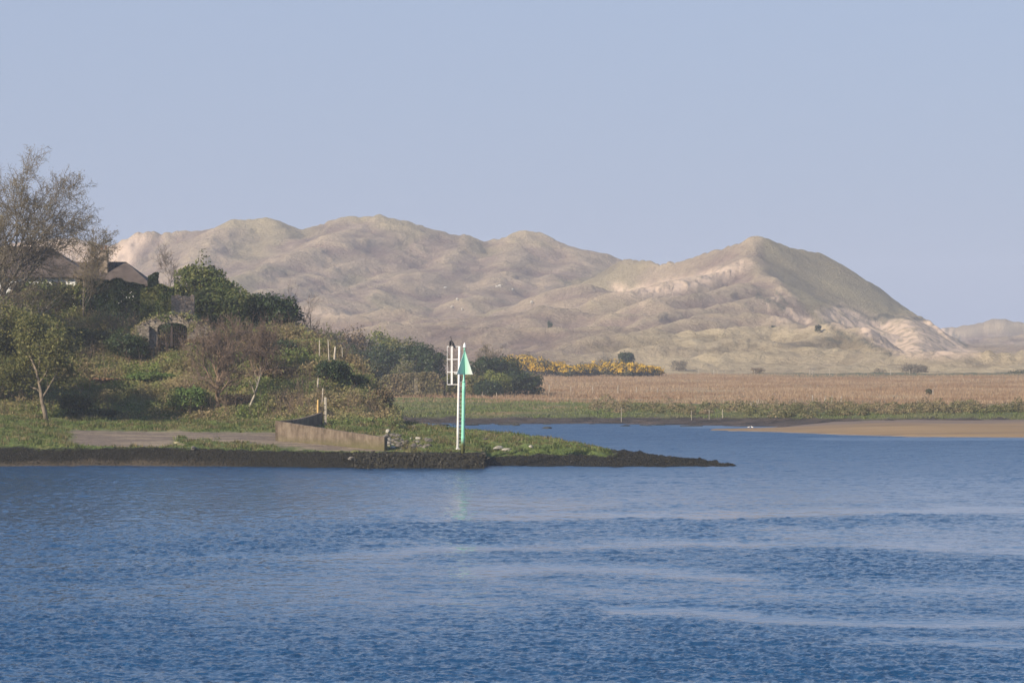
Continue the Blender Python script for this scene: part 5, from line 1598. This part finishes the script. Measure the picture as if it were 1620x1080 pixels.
q0 = (wx(272.5, AYb), AYb + .3, gbz)
o = empty("iron_gate", q0, "rusty iron railing gate closing the stone archway", "gate")
gw = 46 / F * AYb
for zz in (0.12, 1.05):
    MB().box((0, 0, zz), (gw, .05, .06)).build("rail", MAT["iron"], o)
for i in range(13):
    x = -gw / 2 + gw * (i + .5) / 13
    hh_ = 1.45 + .45 * (1 - (2 * x / gw) ** 2) * (1 if i > 5 else .6)
    MB().tube((x, -.05, -.05), (x, -.05, hh_), .026, n=6).build("bar", MAT["iron"], o)
MB().box((-.1, .03, 1.0), (.14, .14, 2.3)).build("gate_post", MAT["iron"], o)

# ruin on the far bank
RY = 431.0
q0 = (wx(652, RY), RY, marsh.z(652, RY))
L_ = rel(q0)
o = empty("ruin", q0, "low overgrown stone ruin with a dark doorway slot on the far bank", "ruin")
tx = [600, 606, 620, 640, 655, 662, 668, 688, 694, 702]
ty = [604, 595, 592, 591, 590, 591, 589, 590, 595, 606]
def rprof(pxs_, botf):
    return [(L_(px, 0, RY).x, 0.0, L_(0, np.interp(px, tx, ty) + .5 * math.sin(px), RY).z, botf(px)) for px in pxs_]
dz_t = L_(0, 598, RY).z
pr = rprof(np.linspace(600, 654.4, 22), lambda p_: -.5) + rprof(np.linspace(654.5, 661.5, 4), lambda p_: dz_t) + rprof(np.linspace(661.6, 702, 18), lambda p_: -.5)
profile_wall("front_wall", pr, .8, MAT["ruinstone"], o, rough=.06, seed=8)
pr = [(x, 5.0, zt - .3, -.5) for (x, _, zt, _) in rprof(np.linspace(600, 702, 20), lambda p_: -.5)]
profile_wall("added_back_wall", pr, .8, MAT["ruinstone"], o, rough=.06, seed=9)  # unseen wall added behind the doorway to keep it dark
for px in (601.5, 700):
    x = L_(px, 0, RY).x
    MB().box((x, 2.9, .9), (.7, 4.1, 2.9)).build("side_wall", MAT["ruinstone"], o)
r = np.random.default_rng(56)
pxr = r.uniform(600, 702, 2600)
C = np.stack([(pxr - 652) / F * RY, r.uniform(-.3, .6, 2600), np.zeros(2600)], 1)
tz = np.array([L_(0, v_, RY).z for v_ in np.interp(pxr, tx, ty)])
C[:, 2] = tz * (1 - r.random(2600) ** 1.6 * 0.95) + .05
C[:, 1] = np.where(C[:, 2] < tz - .25, -.12 - .25 * r.random(2600), C[:, 1])
dm = (pxr > 653.5) & (pxr < 662.5) & (C[:, 2] < dz_t + .1) & (C[:, 2] > L_(0, 620, RY).z)
VV, QQ = quads_at(C[~dm], unit(r.normal(size=C[~dm].shape) + np.array([0, -.5, .4])), 0.26, .7, r)
MAT["ruinveg"] = leafmat("ruin_creeper", [(0.075, 0.072, 0.03), (0.12, 0.105, 0.045), (0.165, 0.14, 0.065)], [(0.15, 0.11, 0.06), (0.19, 0.15, 0.08)], 0.3)
iv = mesh_np("creeper", VV, QQ, MAT["ruinveg"], o); iv["kind"] = "stuff"

# posts
def post(px, ptop, pbot, Y, wpx_, lean_px, label, group, mat="post", name="fence_post", cat="post", n=7, zb=None):
    zt_, zb0 = zof(ptop, Y), (zof(pbot, Y) if zb is None else zb)
    h = zt_ - zb0
    o = MB().loft([(0, 0, -.45), (lean_px / F * Y * .5, 0, h * .5), (lean_px / F * Y, 0, h)], [wpx_ / F * Y / 2] * 2 + [wpx_ / F * Y / 2 * .85], n).build(name, MAT[mat])
    o.location = (wx(px, Y), Y, zb0)
    tag(o, label, cat, group)
    return o
G1 = "pale fence posts on the hill's nose"
for a in [(505.5, 538, 555, 262, 1.9, 0, "thin pale post, leftmost of the two top posts on the hill's nose"),
          (520.5, 537, 562, 260, 1.6, -1.5, "tall thin pale post, second from the left on the hill's nose"),
          (528.5, 548, 572, 257.5, 3.4, 2.2, "thickest pale post, directly above the dark fence shrub"),
          (541.5, 549, 557, 262, 1.2, -.3, "tiny thin post right of the thick pale one"),
          (501.5, 598, 626, 251, 3.0, 2.0, "leaning pale post at the left edge of the dark fence shrub"),
          (509.5, 614, 645, 246, 2.2, 1.5, "slim leaning post under the dark fence shrub")]:
    post(*a[:6], a[6], G1)
post(503.5, 632, 652, 242, 4.6, .2, "short broad yellow board standing behind the curved wall", None, "yellowwood", "board_post", "post", 4)
gp = (wx(513.6, 237.2), 237.2, zof(673, 237.2))
L_ = rel(gp)
o = empty("gate_post", gp, "thick pale concrete gate post with wire mesh at the end of the curved wall", "post")
MB().box((L_(514.8, 652, 237.2) + Vector((0, 0, 0))), (4.2 / F * 237.2, .2, 42 / F * 237.2 + .3)).build("shaft", MAT["wirepost"], o, bevel=.03)
mb = MB()
for py in (640, 648, 656, 664):
    mb.box(L_(511.3, py, 237.2) + Vector((0, -.13, 0)), (6.5 / F * 237.2, .025, .03))
for px in (508.5, 511.5):
    mb.box(L_(px, 652, 237.2) + Vector((0, -.16, 0)), (.025, .025, 1.35))
mb.build("mesh", MAT["iron"], o)
G2 = "pale fence posts along the far bank"
FP = [(1143, 647, 659, 1.1, 0, "pale stake low on the bank, left end of the fence line"), (1122, 648, 659, .9, 0, "thin stake left of the low bank stakes"),
      (1094, 649, 660, .8, 0, "faint thin stake leftmost on the far bank"),
      (1189, 637, 649, 1.6, -.8, "stout short post, left of the crossed pair"), (1198.5, 633, 642, 1.2, -1.2, "left-leaning post of the crossed pair"),
      (1200.3, 630, 640, 1.1, 0, "upright post of the crossed pair"), (1258, 632, 640, .9, .4, "faint thin post between crossed pair and the four posts"),
      (1285.5, 625, 640, 1.5, 0, "first and tallest of the four posts in a row"), (1304.5, 626.5, 636, 1.5, 1.2, "second of the four posts in a row, slightly leaning"),
      (1315.5, 627, 638, 1.7, 1.6, "third of the four posts in a row, leaning right"), (1330.3, 627, 639, 1.7, .9, "last of the four posts in a row"),
      (1449, 632, 641, 1.6, 3, "steeply leaning post left below the dark clump"), (1521.5, 633, 645, 1.9, 1.4, "stout leaning post, second from the right edge"),
      (1593.5, 636, 648, 1.4, -1.0, "post nearest the right edge of the bank"), (983, 645, 656, .9, 0, "lone thin stake on the mud left of the fence")]
for i, (px, pt, pbm, wd, ln, lb) in enumerate(FP):
    Yp = 345.5 if pbm > 650 else 362 + (648 - pbm) * 4
    zg = marsh.z(px, Yp)
    z_t = zof(pt, Yp)
    post(px, pt, 0, Yp, wd * 1.15, ln, lb, G2, "wirepost", zb=zg - .1)
G3 = "far fence posts in the reeds"
for px, pt, lb in [(763, 619, "thicker short post before the reeds, left of a pair below the dark bushes"), (785.5, 621, "thin post of the pair below the dark bushes"), (869, 608, "post standing in the reeds nearest the dark bush"),
                   (903, 611, "faint small post second from the dark bush"), (937.5, 610, "post in the reeds below the brightest gorse"), (977.5, 609.5, "tallest thin post in the reeds below the round tree"),
                   (1007, 612, "small post in the reeds right of the round tree"), (1040, 614, "faint post last to the right in the reeds")]:
    Yp = 470 if pt < 615 else 436
    post(px, pt, 0, Yp, 1.6 if Yp == 436 else 1.3, .2, lb, G3, "wirepost", zb=marsh.z(px, Yp) - .2)
G4 = "thin fence posts at the foot of the dunes"
for px, pt, lb in [(1105.5, 584, "thin far post leftmost at the dune foot"), (1129, 585, "thin far post left of the low brown twig bush, first of a close pair"), (1136, 585.5, "thin far post left of the low brown twig bush, second of a close pair"),
                   (1194, 585, "far post beside the low brown twig bush"), (1281, 585, "far post in the middle of the pale dune foot"), (1285, 586, "shorter far post touching its taller neighbour"),
                   (1312.5, 584, "tallest far post below the sharp dune"), (1439, 584, "far post just before the twiggy dome bush"), (1409, 585, "far post between sparse bush and twiggy dome")]:
    Yp = 690
    post(px, pt, 0, Yp, 1.0, 0, lb, G4, "wirepost", zb=marsh.z(px, Yp) - .2)
Yd = 890
post(1399, 552.5, 0, 880, 1.0, 0, "slim white marker pole alone at the foot of the big sand scar", None, "white_paint", "marker_pole", "pole", zb=dune_z(1399, 880) - .2)
# the dark clump on its post in the reeds
Yc = 455
bush("post_shrub", "small dark leafy clump sticking out of the reeds by a pale post", "bush", 1470, 613, 9, Yc, "gorse", marsh, 420, 0.16, lobes=5)
post(1476, 616, 0, 452, 1.5, 0, "pale post right against the dark leafy clump in the reeds", None, "wirepost", zb=marsh.z(1476, 452) - .2)

# rocks
def rock(loc, s, mat, label, group, seed, name="boulder", cat="rock"):
    r = np.random.default_rng(seed)
    import bmesh
    bm = bmesh.new()
    bmesh.ops.create_icosphere(bm, subdivisions=2, radius=1.0)
    ph = r.uniform(0, 6, 6)
    for v in bm.verts:
        c = v.co
        k_ = 1 + .22 * math.sin(2.3 * c.x + ph[0]) * math.sin(2.1 * c.y + ph[1]) + .16 * math.sin(4.2 * c.z + ph[2] + c.x * 2) + r.normal() * .05
        v.co = Vector((c.x * s[0], c.y * s[1], c.z * s[2])) * k_
    me = bpy.data.meshes.new(name)
    bm.to_mesh(me)
    bm.free()
    me.materials.append(MAT[mat])
    o = bpy.data.objects.new(name, me)
    COL.objects.link(o)
    o.location = loc
    o.rotation_euler = (0, 0, r.uniform(0, 6))
    return tag(o, label, cat, group)
MAT["greyrock"] = simple("grey_rock", (0.07, 0.062, 0.05), (0.17, 0.15, 0.125), 2.2, 0.9, 0.03)
MAT["palerock"] = simple("pale_rock", (0.22, 0.195, 0.155), (0.40, 0.37, 0.31), 2.2, 0.9, 0.03)
MAT["lichenrock"] = simple("yellowish_rock", (0.17, 0.145, 0.075), (0.30, 0.265, 0.15), 2.0, 0.9, 0.03)
MAT["darkrock"] = simple("weedy_rock", (0.02, 0.018, 0.012), (0.05, 0.043, 0.026), 3.0, 0.7, 0.03)
r = np.random.default_rng(66)
for i in range(60):
    px = 606 + 75 * r.random() ** 1.4
    py = r.uniform(687 + (px - 610) * .05, 712)
    Yk, zk = head.hit(px, py, 2.2)
    s_ = r.uniform(.09, .25)
    rock((wx(px, Yk), Yk, zk + s_ * .2), (s_ * 1.3, s_, s_ * .8), "greyrock" if r.random() < .8 else "palerock",
         "weathered stone in the loose rubble heap off the wall's right end", "rubble stones off the wall end", 300 + i, "rubble_stone", "stone")
for i, (px, py, s_, mt, lb) in enumerate([(789, 711.5, .34, "palerock", "flat pale slab at the dark weed's edge right of the green pole"), (801, 712.5, .3, "palerock", "small pale stone touching the flat slab right of the beacons"),
                                         (734, 729, .3, "lichenrock", "pale stone on the quay face under the green pole"), (556, 727.5, .22, "greyrock", "small grey weedy stone low on the dark bank below the wall"),
                                         (281, 702.5, .27, "lichenrock", "largest yellowish stone at the track's edge"), (287, 706.5, .2, "lichenrock", "small yellowish stone beside the largest one"),
                                         (307, 711, .22, "greyrock", "grey stone on the dark bank's lip right of the track edge stones"), (768, 698, .14, "greyrock", "small grey stone in the spit grass"),
                                         (655, 675, .2, "palerock", "white stone on the spit's grassy skyline near the channel"), (840, 707, .16, "palerock", "pale pebble near the spit's weed line")]):
    Yk, zk = (213, zof(py, 213)) if i == 2 else head.hit(px, py, 1.0)
    rock((wx(px, Yk), Yk, zk + s_ * .15), (s_ * 1.5, s_, s_ * .6), mt, lb, None, 350 + i)
for i, (px, py, w_, lb) in enumerate([(865, 677.5, .55, "dark weedy rock breaking the channel surface"), (700, 673, .9, "low dark weed hump left in the far channel"), (745, 672.5, .7, "low dark weed hump just right of the green pole in the far channel"),
                                      (640, 671, .9, "leftmost dark weed hump in the far channel")]):
    Yk = YW(py)
    rock((wx(px, Yk), Yk, .02), (w_ * 1.3, w_, .16), "darkrock", lb, None, 380 + i, "weedy_rock")
r = np.random.default_rng(67)
for i in range(18):
    px = r.uniform(630, 1200)
    py = r.uniform(669.5, 672.5) + (px - 630) * .004
    Yk = YW(py)
    rock((wx(px, Yk), Yk, .0), (r.uniform(.5, 1.6), .5, .14), "darkrock", "flat dark weedy rock at the far bank's waterline", "weedy rocks at the far waterline", 400 + i, "shore_rock")

# gulls and sheep
def gull(px, py, Y, rz, label):
    z = bank.z(px, Y)
    o = empty("gull", (wx(px, Y), Y, z), label, "bird", "gulls on the sandbank", rz)
    MB().loft([(-.26, 0, .17), (-.18, 0, .18), (-.06, 0, .2), (.07, 0, .22), (.14, 0, .26), (.17, 0, .31), (.20, 0, .335), (.24, 0, .33), (.29, 0, .315)],
              [(.02, .01), (.05, .035), (.085, .075), (.08, .075), (.05, .05), (.04, .042), (.04, .04), (.018, .018), (.006, .006)], 10).build("body", MAT["gull"], o, smooth=True)
    for s_ in (-1, 1):
        MB().tube((0, s_ * .03, .15), (.01, s_ * .03, -.02), .008, n=5).build("leg", MAT["pot"], o)
    o.scale = (0.65,) * 3
gull(1184.5, 677.2, 320.5, .2, "white gull on the sandbank tip, larger-looking left one")
gull(1190, 677.4, 320.2, 2.6, "white gull on the sandbank tip, right-hand one")
def sheep(px, py, rz, label):
    Y, z = dune_hit(px, py)
    Y, z = float(Y), float(z)
    o = empty("sheep", (wx(px, Y), Y, z), label, "sheep", "sheep scattered over the dunes", rz)
    MB().loft([(-.55, 0, .62), (-.48, 0, .68), (-.2, 0, .72), (.2, 0, .72), (.45, 0, .74), (.58, 0, .84), (.68, 0, .9), (.8, 0, .86), (.9, 0, .78)],
              [(.08, .1), (.25, .25), (.32, .32), (.31, .31), (.24, .26), (.14, .15), (.11, .12), (.08, .09), (.05, .05)], 10).build("body", MAT["wool"], o, smooth=True)
    for sx_ in (-.35, .35):
        for sy_ in (-.14, .14):
            MB().loft([(sx_, sy_, .5), (sx_ + (.04 if sx_ < 0 else 0), sy_, .28), (sx_, sy_, -.05)], [.08, .05, .035], 6).build("leg", MAT["wool"], o)
    o.scale = (1.0,) * 3
for px, py, rz, lb in [(704, 459, .3, "pale sheep leftmost of the upper slope, alone"), (786, 456, 0, "pale sheep on the upper slope, left one of a close pair"), (791, 455, 2.8, "pale sheep on the upper slope, right one of a close pair"),
                       (811, 460, 1, "pale sheep right of the close pair"), (723, 477.5, 2, "pale sheep halfway down below the lone upper one"), (715, 491, .4, "pale sheep low on the slope, left of two near the brow"),
                       (731, 493, 1.6, "pale sheep low on the slope, right of two near the brow"), (841, 483, .2, "whitest sheep, standing on the crest of the brown hummock")]:
    sheep(px, py, rz, lb)
